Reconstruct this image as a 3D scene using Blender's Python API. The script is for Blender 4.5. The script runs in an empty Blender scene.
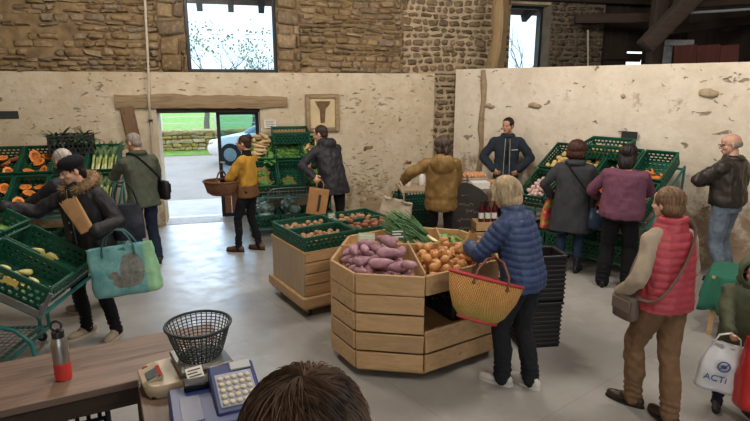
import bpy, bmesh, math, random
from math import sin, cos, pi, radians as R, sqrt
from mathutils import Vector as V, Matrix as MX, noise
RN = random.Random(7)
SC = bpy.context.scene
COL = SC.collection

# ------------------------------------------------------------------ camera model
FPX = 541.0; CH = 2.3; CP = R(13.06)

# ------------------------------------------------------------------ colour + materials
def lin(c):
    return c/12.92 if c <= .04045 else ((c+.055)/1.055)**2.4
def hx(h):
    h = h.lstrip('#')
    return tuple(lin(int(h[i:i+2], 16)/255) for i in (0, 2, 4))
def mulc(c, k): return tuple(min(1, x*k) for x in c)

class NT:
    def __init__(s, name):
        s.m = bpy.data.materials.new(name); s.m.use_nodes = True
        s.t = s.m.node_tree; s.t.nodes.clear()
        s.out = s.n('ShaderNodeOutputMaterial'); s.b = s.n('ShaderNodeBsdfPrincipled')
        s.l(s.b.outputs[0], s.out.inputs[0])
        s.co = s.n('ShaderNodeTexCoord').outputs['Object']
    def n(s, t, **kw):
        x = s.t.nodes.new(t)
        for k, v in kw.items():
            if hasattr(x, k): setattr(x, k, v)
            else: x.inputs[k.replace('_', ' ')].default_value = v
        return x
    def l(s, a, b): s.t.links.new(a, b)
    def mapped(s, sc=(1, 1, 1), rot=(0, 0, 0), src=None):
        m = s.n('ShaderNodeMapping'); m.inputs['Scale'].default_value = sc; m.inputs['Rotation'].default_value = rot
        s.l(src or s.co, m.inputs[0]); return m.outputs[0]
    def noise(s, scale=5, detail=4, rough=.55, vec=None, dist=0):
        x = s.n('ShaderNodeTexNoise'); x.inputs['Scale'].default_value = scale; x.inputs['Detail'].default_value = detail
        x.inputs['Roughness'].default_value = rough; x.inputs['Distortion'].default_value = dist
        s.l(vec or s.co, x.inputs['Vector']); return x.outputs['Fac']
    def ramp(s, f, stops):
        r = s.n('ShaderNodeValToRGB'); e = r.color_ramp.elements
        while len(e) < len(stops): e.new(.5)
        for i, (p, c) in enumerate(stops):
            e[i].position = p; e[i].color = (*c, 1) if not isinstance(c, float) else (c, c, c, 1)
        s.l(f, r.inputs[0]); return r.outputs[0]
    def mix(s, f, a, b, mode='MIX'):
        m = s.n('ShaderNodeMix'); m.data_type = 'RGBA'; m.blend_type = mode
        for sock, val in ((m.inputs[0], f), (m.inputs[6], a), (m.inputs[7], b)):
            if isinstance(val, (int, float)): sock.default_value = val
            elif isinstance(val, tuple): sock.default_value = (*val, 1)
            else: s.l(val, sock)
        return m.outputs[2]
    def math(s, op, a, b=0.0):
        m = s.n('ShaderNodeMath'); m.operation = op
        for i, v in enumerate((a, b)):
            if isinstance(v, (int, float)): m.inputs[i].default_value = v
            else: s.l(v, m.inputs[i])
        return m.outputs[0]
    def bump(s, h, strength=.3, dist=.01):
        b = s.n('ShaderNodeBump'); b.inputs['Strength'].default_value = strength; b.inputs['Distance'].default_value = dist
        s.l(h, b.inputs['Height']); s.l(b.outputs[0], s.b.inputs['Normal'])
    def col(s, c):
        if isinstance(c, tuple): s.b.inputs['Base Color'].default_value = (*c, 1)
        else: s.l(c, s.b.inputs['Base Color'])
    def set(s, **kw):
        for k, v in kw.items(): s.b.inputs[k.replace('_', ' ')].default_value = v
        return s

def simple(name, h, rough=.6, var=.12, vs=9, bump=.15, bs=40, metal=0, orand=0, spec=.5, h2=None, sub=0):
    s = NT(name); c = hx(h)
    f = s.noise(vs)
    c2 = hx(h2) if h2 else None
    col = s.ramp(f, [(.3, mulc(c, 1-var)), (.7, c2 or mulc(c, 1+var))])
    if orand:
        oi = s.n('ShaderNodeObjectInfo').outputs['Random']
        v = s.math('ADD', s.math('MULTIPLY', oi, 2*orand), 1-orand)
        hs = s.n('ShaderNodeHueSaturation'); s.l(col, hs.inputs['Color']); s.l(v, hs.inputs['Value']); col = hs.outputs[0]
    s.col(col); s.set(Roughness=rough, Metallic=metal, Specular_IOR_Level=spec)
    if bump: s.bump(s.noise(bs, 3), bump, .004)
    if sub: s.set(Subsurface_Weight=sub, Subsurface_Radius=(.01, .004, .002))
    return s.m
def fabric(name, h, var=.16, weave=350, rough=.92, bump=.35, h2=None, vs=14):
    s = NT(name); c = hx(h)
    f = s.noise(vs, 5, .65)
    col = s.ramp(f, [(.28, mulc(c, 1-var)), (.72, hx(h2) if h2 else mulc(c, 1+var))])
    fine = s.noise(weave, 2)
    col = s.mix(s.math('MULTIPLY', fine, .35), col, mulc(c, .55))
    s.col(col); s.set(Roughness=rough, Specular_IOR_Level=.25)
    s.bump(s.math('ADD', s.math('MULTIPLY', s.noise(22, 4, .6), 1.0), s.math('MULTIPLY', fine, .25)), bump, .012)
    return s.m
def shiny_fabric(name, h, rough=.5, var=.1, bump=.5):
    s = NT(name); c = hx(h)
    s.col(s.ramp(s.noise(10, 4), [(.3, mulc(c, 1-var)), (.7, mulc(c, 1+var))]))
    s.set(Roughness=rough, Specular_IOR_Level=.4)
    s.bump(s.noise(28, 5, .6, dist=.6), bump, .012); return s.m
def woodmat(name, h, dark=.55, axis=0, isl=.25, rough=.5, sc=1.0, h2=None):
    s = NT(name); c = hx(h); d = hx(h2) if h2 else mulc(c, dark)
    scale = [26*sc]*3; scale[axis] = 2.2*sc
    isr = s.n('ShaderNodeNewGeometry').outputs['Random Per Island']
    vec = s.n('ShaderNodeVectorMath'); vec.operation = 'ADD'; s.l(s.co, vec.inputs[0])
    cmb = s.n('ShaderNodeCombineXYZ')
    for i in range(3): s.l(s.math('MULTIPLY', isr, 7.3+i*3.1), cmb.inputs[i])
    s.l(cmb.outputs[0], vec.inputs[1])
    mp = s.mapped(tuple(scale), src=vec.outputs[0])
    f = s.noise(1, 5, .65, vec=mp, dist=1.2)
    col = s.ramp(f, [(.3, d), (.5, mulc(c, .88)), (.72, mulc(c, 1.1))])
    # knots
    vk = s.n('ShaderNodeTexVoronoi'); sk = [9]*3; sk[axis] = 4; vk.inputs['Scale'].default_value = 1
    s.l(s.mapped(tuple(sk), src=vec.outputs[0]), vk.inputs['Vector'])
    kn = s.ramp(vk.outputs['Distance'], [(.06, (1., 1., 1.)), (.17, (0., 0., 0.))])
    col = s.mix(s.math('MULTIPLY', kn, .55), col, mulc(d, .5))
    hs = s.n('ShaderNodeHueSaturation'); s.l(col, hs.inputs['Color'])
    s.l(s.math('ADD', s.math('MULTIPLY', isr, 2*isl), 1-isl), hs.inputs['Value'])
    s.col(hs.outputs[0]); s.set(Roughness=rough); s.bump(f, .2, .004)
    return s.m
def glassmat(name, tint='#e8f2f6', alpha=.12):
    s = NT(name); s.t.nodes.remove(s.b)
    tr = s.n('ShaderNodeBsdfTransparent'); gl = s.n('ShaderNodeBsdfGlossy'); mx = s.n('ShaderNodeMixShader')
    tr.inputs[0].default_value = (*hx(tint), 1); gl.inputs['Roughness'].default_value = .2
    fr = s.n('ShaderNodeFresnel'); fr.inputs[0].default_value = 1.45
    s.l(s.math('MULTIPLY', fr.outputs[0], .2), mx.inputs[0]); s.l(tr.outputs[0], mx.inputs[1]); s.l(gl.outputs[0], mx.inputs[2])
    s.l(mx.outputs[0], s.out.inputs[0]); return s.m

# ------------------------------------------------------------------ mesh building
class MB:
    def __init__(s): s.v = []; s.f = []; s.mi = []; s.cur = 0
    def face(s, idx): s.f.append(idx); s.mi.append(s.cur)
    def box(s, c, sz, rot=None, bev=.0, jit=0, rn=RN):
        hx_, hy, hz = (a/2 for a in sz); b = min(bev, hx_*.9, hy*.9, hz*.9); o = len(s.v); c = V(c)
        def add(p):
            p = V(p)
            if jit: p += V((rn.uniform(-jit, jit), rn.uniform(-jit, jit), rn.uniform(-jit, jit)))
            s.v.append(c+(rot @ p if rot else p))
        sg = [(x, y, z) for x in (-1, 1) for y in (-1, 1) for z in (-1, 1)]
        ix = {g: i for i, g in enumerate(sg)}
        if b <= 0:
            for x, y, z in sg: add((x*hx_, y*hy, z*hz))
            for q in ((0, 1, 3, 2), (4, 6, 7, 5), (0, 4, 5, 1), (2, 3, 7, 6), (0, 2, 6, 4), (1, 5, 7, 3)): s.face([o+i for i in q])
            return
        for x, y, z in sg:
            add((x*hx_, y*(hy-b), z*(hz-b))); add((x*(hx_-b), y*hy, z*(hz-b))); add((x*(hx_-b), y*(hy-b), z*hz))
        I = lambda g, a: o+3*ix[g]+a
        for a in range(3):
            for sgn in (-1, 1):
                u, w = [k for k in range(3) if k != a]; lp = []
                for su, sw in ((-1, -1), (1, -1), (1, 1), (-1, 1)):
                    g = [0]*3; g[a] = sgn; g[u] = su; g[w] = sw; lp.append(I(tuple(g), a))
                s.face(lp)
        for a in range(3):
            u, w = [k for k in range(3) if k != a]
            for su in (-1, 1):
                for sw in (-1, 1):
                    g0 = [0]*3; g0[u] = su; g0[w] = sw; g1 = list(g0); g0[a] = -1; g1[a] = 1; g0 = tuple(g0); g1 = tuple(g1)
                    s.face([I(g0, u), I(g1, u), I(g1, w), I(g0, w)])
        for g in sg: s.face([I(g, 0), I(g, 1), I(g, 2)])
    def bar(s, p0, p1, w, h, up=(0, 0, 1), bev=0, jit=0):
        p0 = V(p0); p1 = V(p1); x = (p1-p0); L = x.length; x.normalize(); up = V(up)
        y = up.cross(x)
        if y.length < 1e-4: y = V((0, 1, 0)).cross(x)
        y.normalize(); z = x.cross(y)
        s.box((p0+p1)/2, (L, w, h), MX((x, y, z)).transposed(), bev, jit)
    def loft(s, rings, caps=True, closed=False):
        o = len(s.v); n = len(rings[0])
        for r in rings: s.v.extend(V(p) for p in r)
        m = len(rings)
        for i in range(m if closed else m-1):
            a = o+i*n; b = o+((i+1) % m)*n
            for j in range(n): s.face([a+j, a+(j+1) % n, b+(j+1) % n, b+j])
        if caps and not closed:
            s.face([o+j for j in range(n)][::-1]); s.face([o+(m-1)*n+j for j in range(n)])
    def tube(s, pts, r, seg=8, caps=True, closed=False, flat=1.0):
        pts = [V(p) for p in pts]; n = len(pts); rings = []; nrm = None
        for i, p in enumerate(pts):
            if closed: t = pts[(i+1) % n]-pts[i-1]
            else: t = pts[min(i+1, n-1)]-pts[max(i-1, 0)]
            if t.length < 1e-9: t = V((0, 0, 1))
            t.normalize()
            if nrm is None:
                a = V((0, 0, 1)) if abs(t.z) < .9 else V((1, 0, 0)); nrm = (a-t*a.dot(t)).normalized()
            else:
                nrm = nrm-t*nrm.dot(t)
                nrm = nrm.normalized() if nrm.length > 1e-6 else t.orthogonal().normalized()
            bn = t.cross(nrm); rr = r[i] if isinstance(r, (list, tuple)) else r
            rings.append([p+nrm*(cos(2*pi*j/seg)*rr*flat)+bn*(sin(2*pi*j/seg)*rr) for j in range(seg)])
        s.loft(rings, caps, closed)
    def cap(s, p0, r0, p1, r1, seg=12):
        p0 = V(p0); p1 = V(p1); d = p1-p0; L = d.length; d = d.normalized() if L > 1e-6 else V((0, 0, 1))
        pts = []; rr = []
        for a in (89, 60, 30): pts.append(p0-d*r0*sin(R(a))); rr.append(max(r0*cos(R(a)), 1e-4))
        pts += [p0, p1]; rr += [r0, r1]
        for a in (30, 60, 89): pts.append(p1+d*r1*sin(R(a))); rr.append(max(r1*cos(R(a)), 1e-4))
        s.tube(pts, rr, seg)
    def chain(s, ps, rs, seg=12):
        for i in range(len(ps)-1): s.cap(ps[i], rs[i], ps[i+1], rs[i+1], seg)
    def ell(s, c, r, rot=None, seg=14, rings=9):
        c = V(c); rg = []
        for i in range(rings+1):
            a = -pi/2+pi*i/rings; a = max(-pi/2+.02, min(pi/2-.02, a))
            ring = []
            for j in range(seg):
                b = 2*pi*j/seg; p = V((r[0]*cos(a)*cos(b), r[1]*cos(a)*sin(b), r[2]*sin(a)))
                ring.append(c+(rot @ p if rot else p))
            rg.append(ring)
        s.loft(rg)
    def lathe(s, prof, seg=20, c=(0, 0, 0), sx=1, sy=1, caps=True, rot=None, closed=False):
        c = V(c); rg = []
        for r, z in prof:
            ring = []
            for j in range(seg):
                p = V((r*sx*cos(2*pi*j/seg), r*sy*sin(2*pi*j/seg), z)); ring.append(c+(rot @ p if rot else p))
            rg.append(ring)
        s.loft(rg, caps, closed)
    def prism(s, poly, z0, z1):
        s.loft([[V((x, y, z0)) for x, y in poly], [V((x, y, z1)) for x, y in poly]])
    def quad(s, a, b, c, d):
        o = len(s.v); s.v += [V(a), V(b), V(c), V(d)]; s.face([o, o+1, o+2, o+3])
    def grid(s, fn, nu, nv):
        o = len(s.v)
        for i in range(nu+1):
            for j in range(nv+1): s.v.append(V(fn(i/nu, j/nv)))
        for i in range(nu):
            for j in range(nv):
                a = o+i*(nv+1)+j; s.face([a, a+nv+1, a+nv+2, a+1])
    def xf(s, M, start=0):
        for i in range(start, len(s.v)): s.v[i] = M @ s.v[i]
    def mesh(s, name, mats, smooth=True, ang=40, recalc=True):
        me = bpy.data.meshes.new(name); me.from_pydata(s.v, [], s.f)
        if not isinstance(mats, (list, tuple)): mats = [mats]
        for m in mats: me.materials.append(m)
        me.polygons.foreach_set('material_index', s.mi)
        if recalc:
            b = bmesh.new(); b.from_mesh(me); bmesh.ops.recalc_face_normals(b, faces=b.faces); b.to_mesh(me); b.free()
        fin(me, smooth, ang); return me
    def build(s, name, mats, parent=None, smooth=True, ang=40, recalc=True):
        return link(name, s.mesh(name, mats, smooth, ang, recalc), parent)

def fin(me, smooth=True, ang=40):
    me.polygons.foreach_set('use_smooth', [smooth]*len(me.polygons))
    if smooth and ang < 179: me.set_sharp_from_angle(angle=R(ang))
    me.update()
def link(name, me, parent=None):
    o = bpy.data.objects.new(name, me); COL.objects.link(o)
    if parent: o.parent = parent
    return o
def tag(o, label, cat, group=None):
    o['label'] = label; o['category'] = cat
    if group: o['group'] = group
    return o
def struct(o): o['kind'] = 'structure'; return o
def thing(name, label, cat, loc=(0, 0, 0), rz=0, group=None):
    o = bpy.data.objects.new(name, None); COL.objects.link(o); o.location = loc; o.rotation_euler = (0, 0, rz)
    o.empty_display_size = .05
    return tag(o, label, cat, group)
def place(o, M):
    o.matrix_world = M; return o
def copy_thing(src, M, label=None, group=None):
    r = src.copy(); COL.objects.link(r); r.matrix_world = M
    if label: r['label'] = label
    if group: r['group'] = group
    for ch in list(src.children):
        c = ch.copy(); COL.objects.link(c); c.parent = r
        for g in ch.children:
            d = g.copy(); COL.objects.link(d); d.parent = c
    return r
def voxel(mb, vox, sm=3, fac=.5):
    me = bpy.data.meshes.new('tmp'); me.from_pydata(mb.v, [], mb.f)
    b = bmesh.new(); b.from_mesh(me); bmesh.ops.recalc_face_normals(b, faces=b.faces); b.to_mesh(me); b.free()
    ob = bpy.data.objects.new('tmp', me); COL.objects.link(ob)
    m = ob.modifiers.new('r', 'REMESH'); m.mode = 'VOXEL'; m.voxel_size = vox
    if sm:
        q = ob.modifiers.new('s', 'SMOOTH'); q.factor = fac; q.iterations = sm
    dg = bpy.context.evaluated_depsgraph_get(); ev = ob.evaluated_get(dg)
    out = bpy.data.meshes.new_from_object(ev)
    bpy.data.objects.remove(ob); bpy.data.meshes.remove(me)
    return out
def displace(me, fn):
    me.update()
    ns = [v.normal.copy() for v in me.vertices]
    for v, n in zip(me.vertices, ns):
        d = fn(v.co, n)
        if d: v.co = v.co+n*d
    me.update()
def vmesh(mb, name, mat, parent, vox=.01, sm=3, disp=None, ang=180):
    me = voxel(mb, vox, sm)
    if disp: displace(me, disp)
    me.materials.clear(); me.materials.append(mat); me.name = name
    fin(me, True, ang); return link(name, me, parent)
def wr(amp, sc=9, seed=0, zs=.6):
    o = V((seed*3.7, seed*1.3, seed*2.1))
    def f(p, n):
        q = V((p.x*sc, p.y*sc, p.z*sc*zs))+o
        return amp*(noise.noise(q)+.5*noise.noise(q*2.3)-(abs(noise.noise(q*1.4+V((5, 2, 9))))-.25)*.9)
    return f
def smooth01(x): x = max(0, min(1, x)); return x*x*(3-2*x)
def RZ(a): return MX.Rotation(a, 4, 'Z')
def TR(*p): return MX.Translation(V(p) if len(p) > 1 else p[0])
def text_mesh(txt, size, depth=.0008):
    c = bpy.data.curves.new('txt', 'FONT'); c.body = txt; c.size = size; c.extrude = depth; c.align_x = 'CENTER'; c.align_y = 'CENTER'
    o = bpy.data.objects.new('txt', c); COL.objects.link(o)
    dg = bpy.context.evaluated_depsgraph_get(); me = bpy.data.meshes.new_from_object(o.evaluated_get(dg))
    bpy.data.objects.remove(o); bpy.data.curves.remove(c); return me
# ================================================================== SETTING
B0 = V((-3.6, 8.8, 0)); WA = R(15); WM = TR(B0) @ RZ(WA)          # back wall frame: x along, y into the wall
Q0 = V((1.44, 9.93, 0)); QA = R(-47.2); QM = TR(Q0) @ RZ(QA)      # partition frame
def wl(o): o.matrix_world = WM; return o
def ql(o): o.matrix_world = QM; return o

def plaster_mat():
    s = NT('lime_plaster')
    f1 = s.noise(1.1, 6, .6); f2 = s.noise(6, 5, .6)
    col = s.ramp(f1, [(.25, hx('#b0a28a')), (.45, hx('#c5b8a0')), (.7, hx('#d5cab5'))])
    col = s.mix(s.ramp(f2, [(.42, 0.), (.75, .55)]), col, hx('#b49c78'))
    # horizontal pock marks where the backing shows through
    f3 = s.noise(1, 4, .6, vec=s.mapped((8, 8, 21)), dist=.5)
    f4 = s.noise(.9, 2, .5)
    thr = s.math('ADD', f3, s.math('MULTIPLY', f4, .42))
    chip = s.ramp(thr, [(.845, 0.), (.89, 1.)])
    col = s.mix(s.math('MULTIPLY', chip, .62), col, hx('#76614a'))
    f6 = s.noise(3.2, 6, .7)
    sepz = s.n('ShaderNodeSeparateXYZ'); s.l(s.co, sepz.inputs[0])
    low = s.n('ShaderNodeMapRange'); s.l(sepz.outputs[2], low.inputs[0]); low.inputs[1].default_value = 1.15; low.inputs[2].default_value = .1
    patch = s.ramp(s.math('ADD', f6, s.math('MULTIPLY', low.outputs[0], .22)), [(.63, 0.), (.72, 1.)])
    col = s.mix(s.math('MULTIPLY', patch, .65), col, hx('#8d7350'))
    s.col(col); s.set(Roughness=.93, Specular_IOR_Level=.2)
    h = s.math('SUBTRACT', s.math('ADD', s.math('MULTIPLY', s.noise(12, 6, .65), .8), s.math('MULTIPLY', f6, .4)), s.math('MULTIPLY', chip, .9))
    s.bump(h, .75, .025); return s.m
def whitewash_mat():
    s = NT('whitewashed_plaster')
    f1 = s.noise(1.3, 6, .6); f2 = s.noise(7, 5, .65)
    col = s.ramp(f1, [(.25, hx('#c9bda9')), (.5, hx('#dbd1bf')), (.75, hx('#e6dece'))])
    f3 = s.noise(1, 4, .6, vec=s.mapped((4.5, 4.5, 9)), dist=.6)
    chip = s.ramp(s.math('ADD', f3, s.math('MULTIPLY', s.noise(.8, 2), .2)), [(.735, 0.), (.765, 1.)])
    col = s.mix(s.math('MULTIPLY', chip, .8), col, hx('#75604a'))
    sepz = s.n('ShaderNodeSeparateXYZ'); s.l(s.co, sepz.inputs[0])
    low = s.n('ShaderNodeMapRange'); s.l(sepz.outputs[2], low.inputs[0]); low.inputs[1].default_value = 1.45; low.inputs[2].default_value = .3
    patch = s.ramp(s.math('ADD', s.noise(2.6, 6, .7), s.math('MULTIPLY', low.outputs[0], .24)), [(.6, 0.), (.72, 1.)])
    col = s.mix(s.math('MULTIPLY', patch, .8), col, hx('#86694a'))
    col = s.mix(s.ramp(f2, [(.45, 0.), (.8, .4)]), col, hx('#b5a68c'))
    s.col(col); s.set(Roughness=.93, Specular_IOR_Level=.2)
    h = s.math('SUBTRACT', s.math('ADD', s.math('MULTIPLY', s.noise(9, 6, .65), .8), s.math('MULTIPLY', patch, -.4)), s.math('MULTIPLY', chip, .9))
    s.bump(h, .75, .025); return s.m
def stone_mat(name, cols):
    s = NT(name)
    isl = s.n('ShaderNodeNewGeometry').outputs['Random Per Island']
    n = len(cols); base = s.ramp(isl, [((i+.5)/n, hx(c)) for i, c in enumerate(cols)])
    f = s.noise(9, 6, .7)
    col = s.mix(s.ramp(f, [(.35, .0), (.75, .75)]), base, hx('#6b563d'))
    col = s.mix(s.ramp(s.noise(16, 5, .7), [(.5, 0.), (.72, .5)]), col, hx('#c9b48f'))
    s.col(col); s.set(Roughness=.95, Specular_IOR_Level=.2)
    s.bump(s.noise(18, 7, .7), .9, .03); return s.m
M_PL = plaster_mat(); M_WW = whitewash_mat()
M_ST = stone_mat('rubble_stone', ['#947c5b', '#7e694e', '#a58e6b', '#776959', '#9b866b', '#876e4f', '#b39d7a', '#8b7c6c'])
M_ST2 = stone_mat('grey_rubble_stone', ['#7d6c57', '#6c5b48', '#877660', '#75664f', '#92806a', '#64564a'])
M_ST3 = stone_mat('shaded_rubble_stone', ['#4f473e', '#453d35', '#5a5147', '#4a4138'])  # darkened copy of the rubble stone: shade of the unlit far room in its colour
M_MO = simple('clay_mortar', '#6f5b40', .97, .3, 5, .9, 22, h2='#947e5c')
M_MO2 = simple('lime_mortar', '#a8977c', .97, .2, 6, .9, 22)
M_OAK = woodmat('weathered_oak', '#a08a6a', .5, 0, .12, .85, .8)
M_OAKZ = woodmat('weathered_oak_post', '#8f7856', .45, 2, .12, .85, .8)
M_DKW = woodmat('dark_barn_timber', '#3a2f27', .5, 0, .25, .9, .6)
M_DKZ = woodmat('dark_barn_boards', '#352a22', .5, 2, .25, .9, .5)
M_RED = woodmat('red_barn_boards', '#70403a', .7, 2, .2, .8, .6)
M_DARKMETAL = simple('dark_frame_metal', '#23262b', .45, .1, 9, 0, metal=.3)
M_PALEMETAL = simple('pale_conduit', '#b9ae9c', .5, .1, 12, .1)
M_GLASS = glassmat('window_glass')
M_GLASSB = glassmat('door_glass', '#d5e8f0')

def relief(mb, x0, x1, z0, z1, y0, y1, amp=.012, res=.12, seed=0):
    """slab whose front face (at y0) is uneven like hand-laid plaster"""
    nx = max(1, int((x1-x0)/res)); nz = max(1, int((z1-z0)/res))
    def fn(u, v):
        x = x0+(x1-x0)*u; z = z0+(z1-z0)*v
        e = min(1, min(u, 1-u, v, 1-v)*12+.25)
        return (x, y0+e*amp*(noise.noise(V((x*1.3, z*1.3, seed)))+.6*noise.noise(V((x*4, z*5, seed+3)))), z)
    mb.grid(fn, nx, nz)
    o = [V((x0, y0, z0)), V((x1, y0, z0)), V((x1, y0, z1)), V((x0, y0, z1))]; b = [V((p.x, y1, p.z)) for p in o]
    for i in range(4):
        j = (i+1) % 4; mb.quad(o[i], o[j], b[j], b[i])
    mb.quad(*b)
def stones(mb, x0, x1, z0, z1, y, hr=(.05, .125), wr_=(.09, .3), gap=.016, out=(.015, .055), rn=RN, skip=None, bev=.026, jit=.017):
    z = z0
    while z < z1-.03:
        h = min(rn.uniform(*hr), z1-z); x = x0-rn.uniform(0, .15)
        while x < x1:
            w = rn.uniform(*wr_); a = max(x, x0); b = min(x+w, x1)
            if b-a > .05 and not (skip and skip((a+b)/2, z+h/2, rn)):
                d = rn.uniform(*out); zz = z+.05*noise.noise(V((a*.9, z*2, 1)))
                mb.box(((a+b)/2, y-d/2+.05, zz+h/2), (b-a-gap, d+.1, h-gap*rn.uniform(.6, 1.5)),
                       MX.Rotation(rn.uniform(-.11, .11), 3, 'Y'), bev, jit, rn)
            x += w
        z += h
# ---- back wall
mb = MB()
WX0, WX1 = .62, 2.05
DX0, DX1 = .09, 1.72
PT = 2.5                                                    # top of the plastered part
for a in ((-4.6, DX0, 0, PT), (DX0, DX1, 1.93, PT), (DX1, 4.83, 0, PT)):
    relief(mb, a[0], a[1], a[2], a[3], -.02, .5, seed=1)
mb.cur = 1                                                  # mortar core of the stone part
for a in ((-4.6, WX0, PT, 4.3), (WX1, 4.25, PT, 4.3), (WX0, WX1, 3.8, 4.3)):
    relief(mb, a[0], a[1], a[2], a[3], .012, .5, .02, seed=5)
mb.cur = 4
relief(mb, 4.25, 6.3, PT, 4.0, .012, .5, .015, seed=6); relief(mb, 4.83, 6.3, 0, PT, .06, .5, .015, seed=7)
relief(mb, 6.3, 7.12, 0, 2.45, .012, .5); mb.cur = 6; relief(mb, 7.12, 8.3, 0, 4.0, .012, .5); mb.cur = 4; relief(mb, 6.3, 7.12, 3.75, 4.0, .012, .5)
mb.cur = 2
r2 = random.Random(3)
earthy = lambda x, z, rn: (x < -.95 and z > 2.72 and rn.random() < .45+.25*noise.noise(V((x*1.5, z*2, 4))))
stones(mb, -4.6, WX0-.39, PT+.01, 4.2, .0, rn=r2, skip=earthy)
stones(mb, WX1+.38, 4.2, PT+.01, 4.2, .0, (.06, .13), (.12, .34), rn=r2)
stones(mb, WX0-.4, WX0, PT+.01, 4.2, -.01, (.16, .3), (.3, .5), .02, (.03, .06), r2)      # big quoins by the window
stones(mb, WX1, WX1+.39, PT+.01, 4.2, -.01, (.14, .26), (.3, .5), .03, (.02, .05), r2)
mb.cur = 3
stones(mb, 4.2, 6.3, PT+.01, 4.0, .0, (.08, .14), (.1, .26), .032, (.014, .03), r2)
stones(mb, 4.86, 5.5, 0.02, PT, .05, (.08, .14), (.1, .26), .032, (.014, .03), r2)
mb.cur = 5
stones(mb, 7.12, 8.3, 2.2, 4.0, .0, (.08, .14), (.1, .26), .03, (.014, .03), r2)
mb.cur = 2                                                  # odd stones showing through the plaster
for x, z, w, h in ((-1.0, 1.15, .2, .1), (2.25, 1.0, .22, .12), (3.6, 1.2, .25, .12), (3.3, 1.9, .14, .06), (4.2, 1.7, .12, .1), (-2.1, 2.1, .16, .06), (4.35, .9, .2, .12), (2.15, 1.55, .12, .08)):
    mb.box((x, .0, z), (w*.8, .06, h*.8), None, .03, .02)
M_STP = simple('pale_field_stone', '#a8977c', .95, .25, 9, .7, 25)
wl(struct(mb.build('wall_back', [M_PL, M_MO, M_ST, M_ST2, M_MO2, M_ST3, simple('shaded_mortar', '#6a6055', .97, .2, 6, .9, 22)], ang=60)))  # last mortar is darkened too, carrying the far room's shade in its colour

# ---- partition (low plastered wall, top at 2.57 m)
mb = MB(); relief(mb, 0, 7.2, 0, 2.57, 0, .28, .02, .12, seed=11)
mb.cur = 1
for x, z, w, h in ((.75, 1.95, .3, .08), (1.62, 1.98, .34, .1), (4.05, 2.2, .34, .12), (2.4, 1.4, .2, .1), (3.0, 2.15, .13, .05)):
    o_ = len(mb.v); mb.ell((x, .0, z), (w*.34, .05, h*.5), MX.Rotation(.15, 3, 'Y'), 10, 7)
    for q in range(o_, len(mb.v)): mb.v[q] += V((1, .4, .8))*.03*noise.noise(mb.v[q]*13)
ql(struct(mb.build('wall_partition', [M_WW, M_STP], ang=60)))
mb = MB()
pts = [(.62+.02*sin(i*1.7), -.012, .05+i*.25) for i in range(11)]
mb.tube(pts, [.05+.012*sin(i*2.3) for i in range(11)], 8)
ql(struct(mb.build('trim_1', simple('fissure_wood', '#8f7d63', .95, .25, 8, .6))))
# crooked post rising from the partition to the roof
mb = MB(); rings = []
for i in range(15):
    z = 2.58+i*.135; a = .105+.012*sin(i*1.3); cx = .72+.035*sin(i*.5)+.012*i; rings.append([V((cx+a*x+.012*noise.noise(V((x*3, i*.6, y))), .12+a*y, z)) for x, y in ((-1, -.8), (-.3, -1.05), (.5, -1), (1, -.7), (1, .8), (.3, 1), (-.6, 1), (-1.05, .6))])
mb.loft(rings); ql(tag(mb.build('timber_post', M_OAKZ, ang=50), 'crooked pale timber post rising from the top of the whitewashed wall', 'post'))

# ---- side and front walls, floor, roof
M_FLOOR = NT('polished_concrete')
_s = M_FLOOR
f1 = _s.noise(.8, 6, .6); f2 = _s.noise(5, 6, .65)
c_ = _s.ramp(f1, [(.3, hx('#8b8985')), (.55, hx('#9d9b96')), (.75, hx('#aba9a4'))])
c_ = _s.mix(_s.ramp(f2, [(.45, 0.), (.75, .5)]), c_, hx('#8a8882'))
c_ = _s.mix(_s.ramp(_s.noise(2.1, 3, .5), [(.66, 0.), (.7, .35)]), c_, hx('#bdbab2'))
bt = _s.n('ShaderNodeTexBrick'); bt.offset = 0; bt.inputs['Scale'].default_value = 1; bt.inputs['Mortar Size'].default_value = .003
bt.inputs['Brick Width'].default_value = 3.2; bt.inputs['Row Height'].default_value = 2.4
_s.l(_s.mapped((1, 1, 1), (0, 0, R(-22))), bt.inputs['Vector'])
c_ = _s.mix(_s.math('MULTIPLY', bt.outputs['Fac'], .4), c_, hx('#5e5c58'))
_s.col(c_); _s.b.inputs['Specular IOR Level'].default_value = .5
_s.l(_s.ramp(f2, [(.3, .32), (.7, .5)]), _s.b.inputs['Roughness'])
_s.bump(_s.noise(30, 4), .08, .004)
M_FLOOR = _s.m
mb = MB(); mb.box((2.8, -6.6, -.06), (16.4, 14.4, .12)); wl(struct(mb.build('floor', M_FLOOR)))
for nm_, c, sz in (('wall_left', (-4.85, -6.2, 4.5), (.5, 13.6, 9)), ('wall_right', (10.6, -6.2, 4.5), (.5, 13.6, 9))):
    mb = MB(); mb.box(c, sz); wl(struct(mb.build(nm_, M_PL if nm_ == 'wall_left' else M_DKZ)))
mb = MB()
for a, b, z0, z1 in ((-5.1, .2, 0, 10.5), (5.2, 11, 0, 10.5), (.2, 5.2, 3.4, 10.5)): mb.box(((a+b)/2, -13.2, (z0+z1)/2), (b-a, .5, z1-z0))
wl(struct(mb.build('wall_front', M_PL)))
RS = .47
def roofz(y): return 4.02-RS*(y-.45)
mb = MB()
n = 60
for i in range(n):                                          # overlapping boards running along the eaves
    y0 = 1.15-i*.245; y1 = y0-.25
    mb.bar((-5.2, (y0+y1)/2, (roofz(y0)+roofz(y1))/2+.02), (11.2, (y0+y1)/2, (roofz(y0)+roofz(y1))/2+.02), .255/cos(math.atan(RS)), .03, up=(0, RS, 1))
wl(struct(mb.build('ceiling', [woodmat('roof_battens', '#77524a', .45, 0, .35, .9, .6)])))
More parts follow.
